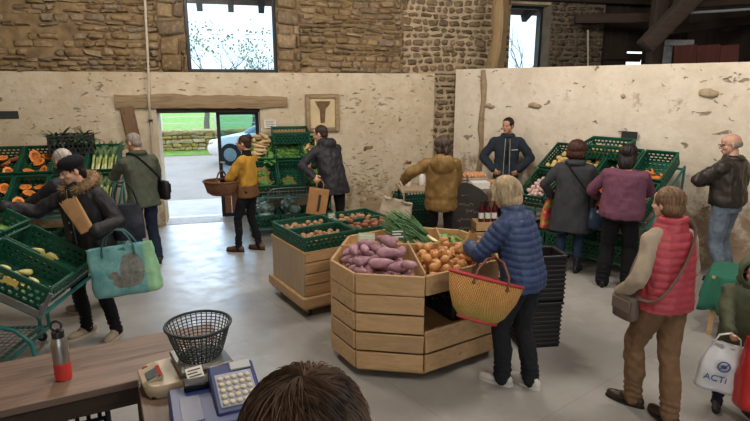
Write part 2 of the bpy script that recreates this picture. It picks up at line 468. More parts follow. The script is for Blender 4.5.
mb = MB()
for i in range(31):
    x = -5.0+i*.53
    mb.bar((x, 1.12, roofz(1.12)-.08), (x, -13, roofz(-13)-.08), .1, .14)
wl(struct(mb.build('trim_2', M_DKW)))                       # rafters
mb = MB(); mb.box((3, .22, 4.0), (16, .3, .16), None, .01); mb.box((3, -.04, 3.88), (16, .16, .16), None, .015)
wl(struct(mb.build('trim_3', M_DKW)))                       # wall plate

# ---- main window and small window
def window(nm_, x0, x1, z0, z1, y, fw=.05, bars=()):
    w = wl(struct(bpy.data.objects.new(nm_, None))); COL.objects.link(w); w.matrix_world = WM
    mb = MB()
    mb.box(((x0+x1)/2, y, z0+fw/2), (x1-x0, .07, fw), None, .005); mb.box(((x0+x1)/2, y, z1-fw/2), (x1-x0, .07, fw), None, .005)
    for x in (x0+fw/2, x1-fw/2): mb.box((x, y, (z0+z1)/2), (fw, .07, z1-z0-2*fw), None, .005)
    mb.build('window_frame', M_DARKMETAL, w)
    mb = MB(); mb.box(((x0+x1)/2, y, (z0+z1)/2), (x1-x0-2*fw, .008, z1-z0-2*fw)); mb.build('window_pane', M_GLASS, w)
    return w
window('window_1', WX0, WX1, 2.5, 3.8, .12, .055)
window('window_2', 6.3, 7.12, 2.45, 3.75, .3, .05)
# ---- doorway: lintel, glazed leaf with timber bottom panel
mb = MB(); rings = []
for i in range(25):
    x = -.5+i*2.68/24; h = .105+.012*noise.noise(V((x*2, 0, 0)))-.03*(max(0, x-1.4)); zc = 2.055-.012*(x+.6)+.022*noise.noise(V((x*1.6, 5, 0)))+.018*noise.noise(V((x*6, 8, 0)))
    rings.append([V((x, y, zc+hh)) for y, hh in ((-.075, -h), (-.09, -h*.5), (-.085, h*.6), (-.06, h), (.3, h), (.3, -h))])
mb.loft(rings); wl(tag(mb.build('lintel_beam', M_OAK, ang=60), 'long rough oak lintel beam above the open doorway', 'beam'))
mb = MB(); mb.box((.905, .16, 1.9), (1.63, .3, .09), None, .01); wl(struct(mb.build('trim_4', M_DKW)))
d = struct(bpy.data.objects.new('door_1', None)); COL.objects.link(d); d.matrix_world = WM
mb = MB()
for x in (1.03, 1.68): mb.box((x, .3, .945), (.06, .06, 1.85), None, .006)
for z in (.05, .72, 1.84): mb.box((1.355, .3, z), (.64, .055, .07), None, .006)
mb.build('door_frame', M_DARKMETAL, d)
mb = MB(); mb.box((1.355, .3, 1.28), (.62, .01, 1.06)); mb.build('door_pane', M_GLASSB, d)
mb = MB()
for i in range(5): mb.box((1.11+i*.122, .3, .385), (.118, .03, .62), None, .006)
mb.build('door_panel', woodmat('door_panel_wood', '#8a5a3c', .55, 2, .15, .6), d)
mb = MB(); mb.tube([(1.03, .28, 1.0), (1.03, .21, 1.0), (1.1, .2, 1.0)], .01); mb.build('door_handle', M_PALEMETAL, d)
mb = MB(); mb.box((.905, .25, -.01), (1.64, .5, .03), None, .005); wl(struct(mb.build('trim_5', simple('threshold_stone', '#9a9a98', .7, .15))))

# ---- things on the back wall
mb = MB(); mb.tube([(-.02, -.055, .02), (-.01, -.055, 1.0), (.0, -.055, 1.9), (.01, -.125, 2.0), (.015, -.125, 2.14), (.03, -.09, 2.3), (.06, -.09, 3.0), (.1, -.09, 4.0)], .02, 8)
co = wl(tag(mb.build('conduit_pipe', M_PALEMETAL), 'thin pale conduit pipe running up the wall left of the doorway', 'pipe'))
mb = MB()
for z, x in ((1.0, -.01), (1.75, 0), (2.62, .045), (3.3, .07)): mb.box((x, -.06, z), (.06, .08, .03), None, .004)
mb.build('pipe_clip', M_DARKMETAL, co)
fr = thing('picture_frame', 'square wooden frame hung on the plaster wall right of the doorway', 'picture frame'); fr.matrix_world = WM @ TR(2.78, -.05, 1.83)
mb = MB()
for x in (-.255, .255): mb.box((x, -.005, 0), (.07, .05, .64), None, .008)
for z in (-.285, .285): mb.box((0, -.005, z), (.44, .05, .07), None, .008)
mb.build('frame', M_OAK, fr)
mb = MB(); mb.box((0, .012, 0), (.45, .012, .51)); mb.build('backing_board', simple('picture_board', '#cbb892', .85, .15, 5), fr)
mb = MB(); mb.prism([(-.04, -.17), (.035, -.17), (.05, .06), (.12, .14), (.14, .2), (-.13, .2), (-.1, .14), (-.05, .05)], 0, .006)
o = mb.build('picture_shape', simple('picture_brown', '#6d553c', .9, .3, 12), fr); o.matrix_local = TR(0, .004, 0) @ MX.Rotation(R(90), 4, 'X')
# dark timber stub left of the door
mb = MB(); mb.box((0, 0, 0), (.2, .07, .62), None, .01, .006)
o = tag(mb.build('timber_bracket', woodmat('old_brown_stub', '#7a6048', .6, 2, .1, .9)), 'short brown timber stub set in the wall under the left lintel end', 'bracket'); o.matrix_world = WM @ TR(-.3, -.07, 1.66) @ MX.Rotation(R(-6), 4, 'Y')
# paper notice next to the doorway, small black boards fixed to walls
M_PAPER = simple('white_paper', '#dcd9d0', .8, .05, 5, 0)
M_INK = simple('printed_ink', '#4a4a4c', .8, .1, 5, 0)
M_SLATE = simple('dark_slate_board', '#25292a', .8, .2, 12, .1)
no = thing('paper_notice', 'small white paper notice pinned on the wall right of the doorway', 'notice'); no.matrix_world = WM @ TR(1.88, -.042, 1.66)
mb = MB(); mb.box((0, 0, 0), (.2, .004, .14)); mb.build('sheet', M_PAPER, no)
mb = MB()
for i in range(4): mb.box((-.01*(i % 2), -.0035, .045-.028*i), (.15-.03*(i % 2), .002, .008))
mb.build('printed_lines', M_INK, no)
for M_, lab in ((QM @ TR(3.15, -.05, 1.62), 'small black price board on the whitewashed wall above the potato crates'), (TR(-4.62, 6.92, 1.93) @ RZ(WA), 'small black price board above the pumpkin crates at the far left')):
    mb = MB(); mb.box((0, 0, 0), (.22, .012, .1), None, .004); bd = tag(mb.build('price_board', M_SLATE), lab, 'price board'); bd.matrix_world = M_

# ---- back room behind the partition: board wall, gap, red boards, truss
mb = MB(); x = 8.3
r3 = random.Random(5)
while x < 11:
    w = r3.uniform(.16, .24)
    if not (8.98 < x+w/2 < 9.32): mb.box((x+w/2, .1+r3.uniform(-.01, .01), 2.0), (w-.006, .03, 4.0), None, .003)
    x += w
mb.cur = 1; mb.box((9.1, .1, 1.2), (.36, .03, 2.4)); mb.box((9.1, .1, 3.55), (.4, .03, 1.2)); mb.box((9.06, .08, 2.8), (.4, .04, .1)); mb.box((9.7, .05, 2.85), (2.6, .05, .12))
wl(struct(mb.build('wall_boards', [M_DKZ, M_DKW])))
def atq(u, v, Y):
    """world point on the photograph's ray (u, v) at depth Y"""
    a = (u-375)/FPX; b = (v-210.5)/FPX; dy = cos(CP)-b*sin(CP); t = Y/dy
    return V((a*t, Y, CH+(-sin(CP)-b*cos(CP))*t))
mb = MB(); bx = [atq(u, 52, 9.3) for u in (676, 699, 722, 741)]
for i in range(3):
    a, b = bx[i], bx[i+1]; c = (a+b)/2; mb.box((c.x, 9.3, 2.32), (b.x-a.x-.012, .03, 1.25), MX.Rotation(R(-4), 3, 'Y'), .004)
tag(mb.build('red_board_panel', M_RED), 'dull red vertical board panel seen above the whitewashed wall at right', 'panel')
mb = MB(); a = atq(650, 62, 9.5); b = atq(673, 43, 9.5); mb.box(((a.x+b.x)/2, 9.5, 2.3), (b.x-a.x, .03, 1.3), None, .004); mb.box(((a.x+b.x)/2+.15, 9.46, b.z), (b.x-a.x+.35, .05, .1), None, .01)
tag(mb.build('pale_board', simple('pale_weathered_board', '#8f949a', .8, .3, 9)), 'pale grey weathered board left of the dull red boards', 'board')
def beam(nm_, p0, p1, w, h, mat, lab, cat='beam'):
    mb = MB(); mb.bar(p0, p1, w, h, bev=.015, jit=.008); return tag(mb.build(nm_, mat), lab, cat)
beam('truss_post', atq(652, 75, 9.2)-V((0, 0, .35)), atq(652, 75, 9.2)+V((0, 0, 2.2)), .2, .2, M_DKZ, 'dark upright truss post behind the whitewashed wall', 'post')
beam('diagonal_brace', atq(644, 47, 8.58), atq(702, -12, 8.58), .24, .22, M_DKW, 'thick dark diagonal timber brace near the top right')
beam('diagonal_brace', atq(660, 38, 9.15), atq(700, -2, 9.15), .1, .1, M_DKW, 'thin dark diagonal strut just right of the thick brace')
beam('tie_beam', atq(676, 0, 8.8), atq(775, -6, 8.8), .2, .26, M_DKW, 'heavy dark horizontal roof beam at the top right corner')
beam('tie_beam', atq(672, 30, 10), atq(790, 15, 10), .14, .16, M_DKW, 'lower brown horizontal beam above the dull red boards')
beam('tie_beam', atq(575, 19, 10.3), atq(652, 18, 10.3), .16, .16, M_DKW, 'greyish horizontal beam left of the diagonal brace')
mb = MB(); mb.tube([atq(683, 13, 8.9), atq(720, 11, 8.9), atq(780, 7, 8.9)], .02, 8)
tag(mb.build('metal_pipe', simple('pale_pipe', '#a8b0ba', .4, .1)), 'thin pale pipe running under the heavy roof beam at top right', 'pipe')
mb = MB(); mb.tube([atq(588, 30, 10.6), atq(588, 70, 10.6)], .014, 6); tag(mb.build('conduit_pipe', M_PALEMETAL), 'thin vertical pipe at the dark edge of the far stone wall', 'pipe')

# ================================================================== OUTSIDE
def gravel_mat():
    s = NT('gravel'); f = s.noise(60, 4, .7); g = s.noise(1.2, 4, .6)
    c = s.ramp(f, [(.3, hx('#7c7a7a')), (.55, hx('#a6a3a0')), (.75, hx('#c4c1bd'))])
    s.col(s.mix(s.ramp(g, [(.4, 0.), (.7, .5)]), c, hx('#8b8886'))); s.set(Roughness=.95); s.bump(f, .6, .02); return s.m
def grass_mat():
    s = NT('meadow_grass'); f = s.noise(3, 6, .7); c = s.ramp(f, [(.3, hx('#5f8a3c')), (.6, hx('#86b354')), (.8, hx('#a3c56c'))])
    s.col(c); s.set(Roughness=.95); s.bump(s.noise(40, 4), .8, .05); return s.m
M_GRASS = grass_mat()
mb = MB(); mb.box((0, 6.3, -.1), (60, 11.6, .14)); wl(struct(mb.build('gravel_yard', gravel_mat())))
mb = MB(); mb.box((1.0, 1.3, -.055), (6, 1.6, .1)); wl(struct(mb.build('door_apron', simple('apron_concrete', '#b4b8be', .8, .12, 3, .2))))
mb = MB(); mb.grid(lambda u, v: (-14+24*u, 9.9+1.2*v+.25*noise.noise(V((u*8, v, 0)))*(1-v), -.015+.03*v), 40, 3); wl(struct(mb.build('grass_verge', M_GRASS)))
mb = MB(); mb.grid(lambda u, v: (-60+120*u, 12+90*v, -.06+.4*noise.noise(V((u*9, v*9, 2)))*min(1, v*6)), 40, 30); wl(struct(mb.build('meadow', M_GRASS)))
mb = MB(); r4 = random.Random(9)
mb.box((-2, 11.2, .3), (24, .3, .62)); mb.cur = 1
stones(mb, -14, 10, 0, .68, 11.05, (.1, .18), (.15, .45), .02, (.03, .1), r4, None, .03, .025)
x = -14
while x < 10:
    w = r4.uniform(.25, .5); mb.box((x+w/2, 11.18, .68), (w-.03, .5, r4.uniform(.08, .14)), None, .03, .02, r4); x += w
ms = stone_mat('mossy_stone', ['#b5a97f', '#b8ab5c', '#c4b24e', '#a39c7c', '#cfc6a4'])
wl(tag(mb.build('field_wall', [M_MO, ms]), 'low mossy dry stone wall between the gravel yard and the meadow', 'wall'))
fe = thing('meadow_fence', 'white post and rope fence in the meadow outside the doorway', 'fence'); fe.matrix_world = WM
M_WPOST = simple('white_post', '#e4e4e0', .6, .05)
for i in range(9):
    mb = MB(); mb.box((-9+i*2.4, 17.5, .45), (.09, .09, 1.0), None, .01); mb.build('post', M_WPOST, fe)
mb = MB()
for z in (.55, .85): mb.tube([(-9, 17.5, z), (10.2, 17.5, z)], .015, 5)
mb.build('rope', simple('white_rope', '#e4e4e0', .6, .05), fe)

def tree(x, y, h, seed, lab, spread=.55, leaves=None):
    rn = random.Random(seed); mb = MB(); tips = []
    def br(p, d, L, r, lv):
        q = p; pts = [q]; rr = [r]
        for i in range(3):
            d = (d+V((rn.gauss(0, .12), rn.gauss(0, .12), rn.gauss(.03, .08)))).normalized(); q = q+d*L/3; pts.append(q); rr.append(r*(1-.13*(i+1)))
        mb.tube(pts, rr, 5 if lv < 2 else 3, caps=False)
        if lv >= 5 or r < .006: tips.append(q); return
        for k in range(3 if lv < 4 else 2):
            nd = (d+V((rn.gauss(0, spread), rn.gauss(0, spread), rn.gauss(.05, spread*.6)))).normalized()
            br(pts[rn.choice((2, 3))], nd, L*rn.uniform(.6, .85), rr[-1]*.7, lv+1)
    t = thing('bare_tree' if not leaves else 'leafy_tree', lab, 'tree'); t.matrix_world = WM @ TR(x, y, -.1)
    br(V((0, 0, 0)), V((0, 0, 1)), h*.3, h*.022, 0)
    mb.build('branches', simple('bark_grey', '#6f6a68', .9, .2), t, recalc=False)
    if leaves:
        lf = MB()
        for q in tips:
            for _ in range(4):
                c = q+V((rn.gauss(0, .25), rn.gauss(0, .25), rn.gauss(0, .2))); a = V((rn.gauss(0, 1), rn.gauss(0, 1), rn.gauss(0, 1))).normalized(); b = a.orthogonal()
                lf.quad(c-a*.07, c+b*.05, c+a*.07, c-b*.05)
        lf.build('foliage', simple('dusty_leaf', '#76886a', .8, .25), t, recalc=False)
tree(.2, 17, 7.0, 3, 'small leafy tree low in the left of the main window', .5, True)
tree(2.4, 19, 7.4, 14, 'bare branching tree low in the right of the main window', .6)
tree(3.3, 15, 6.2, 8, 'bare tree leaning behind the right jamb of the main window', .7)
tree(12.6, 10.3, 6.6, 21, 'bare tree seen through the small window above the whitewashed wall', .6)

# ---- white car parked in the yard (faces left)
def car():
    t = thing('car', 'white car parked in the yard behind the glazed door', 'car'); t.matrix_world = TR(-2.85, 16.6, -.03) @ RZ(R(172))
    mp = simple('car_paint_white', '#eceef0', .25, .04, 3, 0); gl = simple('car_glass', '#7f9db0', .1, .1, 2, 0, spec=.8); bk = simple('tyre_rubber', '#1c1c1e', .8, .1); al = simple('wheel_alloy', '#9aa0a6', .35, .1, 9, 0, metal=.8)
    prof = [(-2.05, .35, .62), (-1.98, .3, .86), (-1.6, .28, .95), (-1.0, .27, .98), (-.2, .27, .98), (.7, .27, .96), (1.15, .27, .9), (1.7, .28, .82), (1.98, .3, .68), (2.06, .36, .55)]
    mb = MB(); rings = []
    for x, z0, z1 in prof:
        w = .86-.1*max(0, abs(x)-1.6)/.45; zz = (z0+z1)/2
        rings.append([V((x, y*w, z)) for y, z in ((-.92, z0), (-1, z0+.1), (-1.0, zz+.1), (-.93, z1-.03), (-.8, z1), (.8, z1), (.93, z1-.03), (1.0, zz+.1), (1, z0+.1), (.92, z0))])
    mb.loft(rings); b = mb.build('body', mp, t, ang=50)
    mb = MB(); rings = []
    for x, z1, w in ((-1.95, .93, .74), (-1.7, 1.32, .66), (-1.2, 1.44, .64), (-.4, 1.46, .64), (.15, 1.4, .64), (.95, .95, .72)):
        rings.append([V((x, -w-.06, .9)), V((x, -w, z1-.08)), V((x, -w+.1, z1)), V((x, w-.1, z1)), V((x, w, z1-.08)), V((x, w+.06, .9))])
    mb.loft(rings); mb.build('glasshouse', gl, t, ang=30)
    mb = MB(); rings = []
    for x, z1 in ((-1.72, 1.32), (-1.2, 1.455), (-.4, 1.475), (.12, 1.42)): rings.append([V((x, -.6, z1)), V((x, .6, z1)), V((x, .58, z1+.02)), V((x, -.58, z1+.02))])
    mb.loft(rings)
    for sy in (-1, 1):
        for a, b2 in (((.95, .74, .97), (.13, .62, 1.41)), ((-.45, .7, .97), (-.42, .62, 1.42)), ((-1.92, .73, .95), (-1.65, .64, 1.32))):
            mb.bar((a[0], sy*a[1], a[2]), (b2[0], sy*b2[1], b2[2]), .09, .04)
    mb.build('roof', mp, t, ang=40)
    for x in (-1.3, 1.3):
        for y in (-.8, .8):
            mb = MB(); rt = MX.Rotation(R(90), 3, 'X')
            mb.lathe([(.14, -.1), (.3, -.1), (.33, -.06), (.33, .06), (.3, .1), (.14, .1)], 24, (x, y, .33), rot=rt); w = mb.build('wheel', bk, t)
            mb = MB(); mb.lathe([(.05, -.11), (.2, -.105), (.2, .105), (.05, .11)], 16, (x, y, .33), rot=rt); mb.build('wheel_cap', al, w)
    for y in (-.62, .62):
        mb = MB(); mb.ell((1.93, y, .66), (.12, .2, .08)); mb.build('headlight', simple('headlight_lens', '#c9d3da', .15, .05, 2, 0), t)
car()
# ================================================================== CRATES, STALLS, VEGETABLES
M_CR = simple('green_crate_plastic', '#114f3b', .5, .14, 6, .05, 30, orand=.1)
M_CRK = simple('black_crate_plastic', '#1d1e20', .5, .1, 6, .05)
M_TEAL = simple('teal_painted_tube', '#1f6a66', .45, .1, 8, .05)
M_STEEL = simple('grey_steel', '#8e9294', .35, .1, 8, .05, metal=.7)
M_RUB = simple('black_rubber', '#191a1b', .75, .1)
M_PINE = woodmat('pine_boards', '#c09c70', .72, 0, .14, .5, 1.0)
M_PINE2 = woodmat('pale_ply', '#a8947a', .8, 2, .1, .55, .8)
M_KRAFT = simple('kraft_paper', '#a67c4e', .85, .14, 12, .4, 30)
def crate_mesh(L=.6, W=.4, H=.19, nm='crate', mat=None):
    mb = MB(); t = .012; rows = 4
    for ax, ln, off in ((0, L, W/2-t/2), (0, L, -W/2+t/2), (1, W, L/2-t/2), (1, W, -L/2+t/2)):
        def B(a, z, la, lz, th=t, o=0):
            c = [0, 0, z]; s_ = [0, 0, lz]; c[ax] = a; c[1-ax] = off*(1+o); s_[ax] = la; s_[1-ax] = th; mb.box(c, s_)
        hz = H/rows
        for r in range(rows): B(0, hz*r+.006+.004, ln-2*t, .024 if r else .028, .007)
        B(0, H-.012, ln, .024, t+.006)
        n = int(ln/.052)
        for r in range(rows):
            for i in range(n+1):
                a = -ln/2+ln*(i+(.5 if r % 2 else 0))/n
                if abs(a) < ln/2-.01:
                    if r == rows-1 and abs(a) < .075: continue
                    B(a, hz*(r+.5), .022, hz, .007)
        B(-.085, H*.85, .014, H*.26, .012); B(.085, H*.85, .014, H*.26, .012)
    for x in (-1, 1):
        for y in (-1, 1): mb.box((x*(L/2-.014), y*(W/2-.014), H/2), (.028, .028, H), None, .006)
    for i in range(11): mb.box((-L/2+L*(i+.5)/11, 0, .006), (.03, W-.02, .012))
    for i in range(7): mb.box((0, -W/2+W*(i+.5)/7, .007), (L-.02, .022, .01))
    return mb.mesh(nm, mat or M_CR, True, 30)
ME_CR = crate_mesh(); ME_CRL = crate_mesh(.6, .4, .145, 'shallow_crate'); ME_CRK = crate_mesh(.56, .4, .26, 'black_crate', M_CRK)
def crate(M, lab, group=None, me=None):
    o = link('vegetable_crate', me or ME_CR); o.matrix_world = M; return tag(o, lab, 'crate', group)

S3, C3 = .5, sqrt(.75)
TILT = MX(((0, -1, 0, 0), (C3, 0, -S3, 0), (S3, 0, C3, 0), (0, 0, 0, 1)))
FLAT = MX(((0, -1, 0, 0), (1, 0, 0, 0), (0, 0, 1, 0), (0, 0, 0, 1)))
class Stall:
    def __init__(s, M, W, lab, fy=0.0):
        s.M = M; s.W = W
        t = thing('display_trolley', lab, 'display trolley'); t.matrix_world = M; s.t = t
        mb = MB(); r = .016
        for x in (-.03, W+.03):
            mb.tube([(x, -.02, .63), (x, .54, .945)], r); mb.tube([(x, .52, .965), (x, 1.06, 1.277)], r)
            mb.tube([(x, fy, .13), (x, fy, .64+fy*.58)], r); mb.tube([(x, 1.05, .13), (x, 1.05, 1.27)], r); mb.tube([(x, .53, .13), (x, .53, .95)], r)
            mb.tube([(x, fy, .13), (x, 1.05, .13)], r)
        for y, z in ((0, .625), (.5, .915), (.54, .955), (1.04, 1.245), (fy, .13), (1.05, .13), (.53, .13)): mb.tube([(-.03, y, z), (W+.03, y, z)], r)
        mb.build('frame', M_TEAL, t)
        for dy, dz in ((0, 0), (.52, .34)):
            mb = MB(); mb.tube([(-.03, dy-.01, .64+dz), (-.03, dy-.03, .72+dz), (W+.03, dy-.03, .72+dz), (W+.03, dy-.01, .64+dz)], .008, 6); mb.build('front_rail', M_STEEL, t)
        mb = MB()
        for i in range(int(W/.06)): mb.bar((.03+i*.06, fy+.02, .142), (.03+i*.06, 1.03, .142), .006, .006)
        for i in range(12): mb.bar((0, fy+.03+i*(1-fy)*.09, .148), (W, fy+.03+i*(1-fy)*.09, .148), .006, .006)
        mb.build('wire_shelf', M_STEEL, t)
        for x in (.0, W):
            for y in (fy+.06, 1.0):
                mb = MB(); mb.box((x, y, .112), (.05, .06, .03), None, .004); mb.box((x-.02, y, .075), (.004, .04, .07)); mb.box((x+.02, y, .075), (.004, .04, .07)); c = mb.build('caster', M_STEEL, t)
                mb = MB(); mb.lathe([(.01, -.013), (.042, -.013), (.048, 0), (.042, .013), (.01, .013)], 16, (x, y, .05), rot=MX.Rotation(R(90), 3, 'Y')); mb.build('wheel', M_RUB, c)
    def hoop(s, p, name='handle_hoop', mat=None, r=.016):
        mb = MB(); mb.tube(p, r, 10); mb.build(name, mat or M_TEAL, s.t)
    def slot(s, tier, x):
        if tier == 'low': return s.M @ TR(x, .26, .665+.15) @ TILT
        if tier == 'up': return s.M @ TR(x, .785, 1.005+.15) @ TILT
        return s.M @ TR(x, .33, .158) @ FLAT

# ---- vegetables: a few meshes of each kind
def lump(L, r, seed, mats, taper=.25, amp=.12, bend=.0, seg=12, nr=9, nm='veg', tip=0):
    rn = random.Random(seed); rings = []; n = nr
    for i in range(n+1):
        u = -1+2*i/n; a = max(.03, (1-abs(u)**2.4))**.5; x = u*L/2; a *= 1-taper*u*.5
        ring = []
        for j in range(seg):
            b = 2*pi*j/seg; k = 1+amp*noise.noise(V((u*1.6+seed*3, cos(b)*.9, sin(b)*.9)))
            ring.append(V((x, r*a*k*cos(b)+bend*(u*u-.3), r*a*k*sin(b))))
        rings.append(ring)
    mb = MB(); mb.loft(rings); return mb.mesh(nm, mats, True, 180)
def leaf(mb, p, d, up, L, w, droop, nseg=6, fold=.25, wav=0):
    p = V(p); d = V(d).normalized(); up = V(up); side = d.cross(up)
    if side.length < 1e-3: side = V((1, 0, 0))
    side.normalize(); o = len(mb.v); q = p
    for i in range(nseg+1):
        t = i/nseg; ww = w*(sin(pi*min(1, .12+t*.86))**.7)
        nrm = side.cross(d).normalized()
        wv = wav*sin(t*19)
        mb.v += [q-side*ww+nrm*(fold*ww+wv), q, q+side*ww+nrm*(fold*ww-wv)]
        d = (d-V((0, 0, 1))*droop/nseg).normalized(); q = q+d*(L/nseg)
    for i in range(nseg):
        a = o+3*i
        mb.face([a, a+1, a+4, a+3]); mb.face([a+1, a+2, a+5, a+4])
def leafmat(nm, h, h2=None):
    m = simple(nm, h, .5, .22, 14, .35, 40, orand=.15, h2=h2); return m
M_SWEET = simple('sweet_potato_skin', '#93697a', .75, .2, 16, .35, 60, orand=.16, h2='#b08a90')
M_ONION = simple('onion_skin', '#b87a44', .38, .2, 12, .2, 50, orand=.14, h2='#d09c62')
M_POT = simple('potato_skin', '#93704f', .8, .18, 18, .3, 60, orand=.14, h2='#ab8762')
M_POTR = simple('red_potato_skin', '#85573f', .75, .18, 18, .3, 60, orand=.16)
M_YPOT = simple('yellow_potato_skin', '#d0b172', .7, .14, 18, .2, 60, orand=.1)
M_PUMP = simple('pumpkin_skin', '#a8693e', .6, .2, 9, .2, orand=.1); M_FLESH = simple('pumpkin_flesh', '#e8812c', .5, .14, 14, .3, orand=.06, h2='#f09a44'); M_SEED = simple('pumpkin_seeds', '#c9742c', .6, .3, 60, .9, 90)
M_LKW = simple('leek_white', '#d8d6a6', .5, .1, 20, .1, orand=.06); M_LKG = leafmat('leek_green', '#46603f', '#5d7a4c'); M_LKM = simple('leek_pale_green', '#a5b56a', .5, .14, 20, .1, orand=.06)
M_LF = leafmat('fresh_leaf', '#4c7a34', '#6e9c48'); M_LFD = leafmat('dark_leaf', '#2c4a30', '#3d6040'); M_CHV = leafmat('chive_green', '#3f6a40', '#57854f')
M_PARS = simple('parsnip_skin', '#cbb083', .75, .16, 20, .3, orand=.1); M_TURN = simple('turnip_skin', '#ddd0bb', .5, .1, 12, .1, orand=.06, h2='#d8a9ac'); M_BEET = simple('beetroot_skin', '#5b463f', .8, .2, 14, .3, orand=.12)
M_ORG = simple('orange_skin', '#d9701f', .5, .1, 20, .2, 120, orand=.08); M_CARR = simple('carrot_skin', '#d8772c', .6, .12, 16, .2, orand=.08)
M_BAGC = simple('bagged_salad', '#7fa8a4', .25, .35, 22, .6, 35, orand=.12, h2='#b8d4cf'); M_CAUL = simple('cauliflower_curd', '#d9d3b6', .8, .12, 40, .9, 60); M_RAD = simple('radish_red', '#b5324a', .5, .15, 12, .1, orand=.1, h2='#d86a78')
M_EGG = simple('egg_shell', '#c88f66', .5, .1, 12, .05, orand=.1)
SWEET = [lump(l, r, i, M_SWEET, t, .25, b, nm='sweet_potato') for i, (l, r, t, b) in enumerate(((.17, .036, .3, .006), (.2, .042, .5, .01), (.13, .034, .2, 0), (.22, .04, -.4, .012), (.1, .03, .2, 0)))]
def onion_mesh(seed):
    mb = MB(); rn = random.Random(seed); k = rn.uniform(.9, 1.1)
    mb.lathe([(.004, -.036*k), (.02, -.034), (.036, -.019), (.041, 0), (.036, .017*k), (.021, .03*k), (.008, .037*k), (.004, .05*k), (.006, .056*k)], 14)
    return mb.mesh('onion', M_ONION, True, 180)
ONION = [onion_mesh(i) for i in range(3)]
POT = [lump(l, r, 20+i, M_POT, .1, .25, nm='potato', nr=7, seg=9) for i, (l, r) in enumerate(((.07, .025), (.08, .027), (.06, .023)))]
POTS = [lump(l, r, 30+i, M_POT, .1, .2, nm='small_potato', nr=6, seg=8) for i, (l, r) in enumerate(((.06, .021), (.065, .023), (.05, .02)))]
POTR = [lump(l, r, 40+i, M_POTR, .1, .25, nm='red_potato', nr=7, seg=9) for i, (l, r) in enumerate(((.08, .028), (.09, .03), (.07, .027)))]
YPOT = [lump(l, r, 50+i, M_YPOT, .1, .2, nm='yellow_potato', nr=6, seg=9) for i, (l, r) in enumerate(((.08, .032), (.09, .034)))]
BEET = [lump(l, r, 60+i, M_BEET, .4, .2, nm='beetroot', nr=7, seg=10) for i, (l, r) in enumerate(((.1, .046), (.11, .05)))]
TURN = [lump(l, r, 65+i, M_TURN, .5, .15, nm='turnip', nr=7, seg=10) for i, (l, r) in enumerate(((.075, .036), (.07, .034)))]
ORG = [lump(.074, .037, 70, M_ORG, 0, .03, nm='orange', nr=8, seg=12)]
PARS = [lump(l, r, 75+i, M_PARS, 1.5, .15, .015, nm='parsnip', nr=8, seg=8) for i, (l, r) in enumerate(((.22, .024), (.2, .028), (.25, .022)))]
CARR = [lump(l, r, 80+i, M_CARR, 1.5, .12, .01, nm='carrot', nr=8, seg=8) for i, (l, r) in enumerate(((.18, .018), (.16, .02)))]
SALB = [lump(l, r, 85+i, M_BAGC, .2, .5, nm='bagged_salad', nr=7, seg=10) for i, (l, r) in enumerate(((.2, .07), (.18, .075)))]
def pumpkin_mesh(seed):
    """a halved pumpkin: ribbed half shell with cut flesh face and seed hollow (cut face along +Z)"""
    rn = random.Random(seed); mb = MB(); n = 24; a = .105; b = .13
    rad = lambda j: 1+.04*cos(8*2*pi*j/n)
    rings = []
    for i in range(7):
        t = pi/2*i/6; rings.append([V((b*rad(j)*cos(2*pi*j/n)*max(.02, sin(t)), a*rad(j)*sin(2*pi*j/n)*max(.02, sin(t)), -.085*cos(t))) for j in range(n)])
    mb.loft(rings, False); mb.cur = 1; edge = rings[-1]
    inn = [V((p.x*.62, p.y*.6, .003)) for p in edge]; deep = [V((p.x*.4, p.y*.38, -.03)) for p in edge]
    mb.loft([edge, inn], False); mb.cur = 2; mb.loft([inn, deep, [p*.02+V((0, 0, -.035)) for p in edge]], False)
    return mb.mesh('pumpkin_half', [M_PUMP, M_FLESH, M_SEED], True, 50)
PUMP = [pumpkin_mesh(i) for i in range(2)]
def leek_mesh(seed, g=M_LKG):
    rn = random.Random(seed); mb = MB()
    mb.tube([(-.25, 0, .0), (-.24, 0, 0), (-.15, 0, .002), (-.02, 0, .004)], [.008, .019, .016, .016], 8)
    mb.cur = 1; mb.tube([(-.03, 0, .004), (.06, .004, .006), (.13, 0, .01)], [.0165, .018, .02], 8); mb.cur = 2
    for k in range(8): leaf(mb, (.08+.01*k, 0, .008), (1, rn.uniform(-.45, .45), .12*k/8+rn.uniform(0, .3)), (0, 0, 1), rn.uniform(.2, .34), rn.uniform(.014, .024), rn.uniform(.1, .9), 6, .5)
    return mb.mesh('leek', [M_LKW, M_LKM, g], True, 60, recalc=False)
LEEK = [leek_mesh(i) for i in range(4)]
def clump_mesh(seed, mat, n=22, L=(.1, .17), w=(.02, .04), droop=(.5, 1.6), wav=.004, stem=None, up=.6):
    rn = random.Random(seed); mb = MB()
    for k in range(n):
        a = rn.uniform(0, 2*pi); e = rn.uniform(.1, 1)*up
        leaf(mb, (rn.gauss(0, .015), rn.gauss(0, .015), 0), (cos(a)*(1-e*.6), sin(a)*(1-e*.6), .25+e), (0, 0, 1), rn.uniform(*L), rn.uniform(*w), rn.uniform(*droop), 6, .3, wav)
    mats = [mat]
    if stem: mb.cur = 1; mb.tube([(0, 0, -.03), (0, 0, .03)], [.02, .015], 7); mats.append(stem)
    return mb.mesh('leafy_greens', mats, True, 60, recalc=False)
SALAD = [clump_mesh(i, M_LF) for i in range(3)]
KALE = [clump_mesh(10+i, M_LFD, 26, (.16, .3), (.012, .03), (.3, 1.3), .006) for i in range(3)]
HERB = [clump_mesh(20+i, M_LF, 30, (.07, .13), (.008, .016), (.4, 1.5), .002) for i in range(2)]
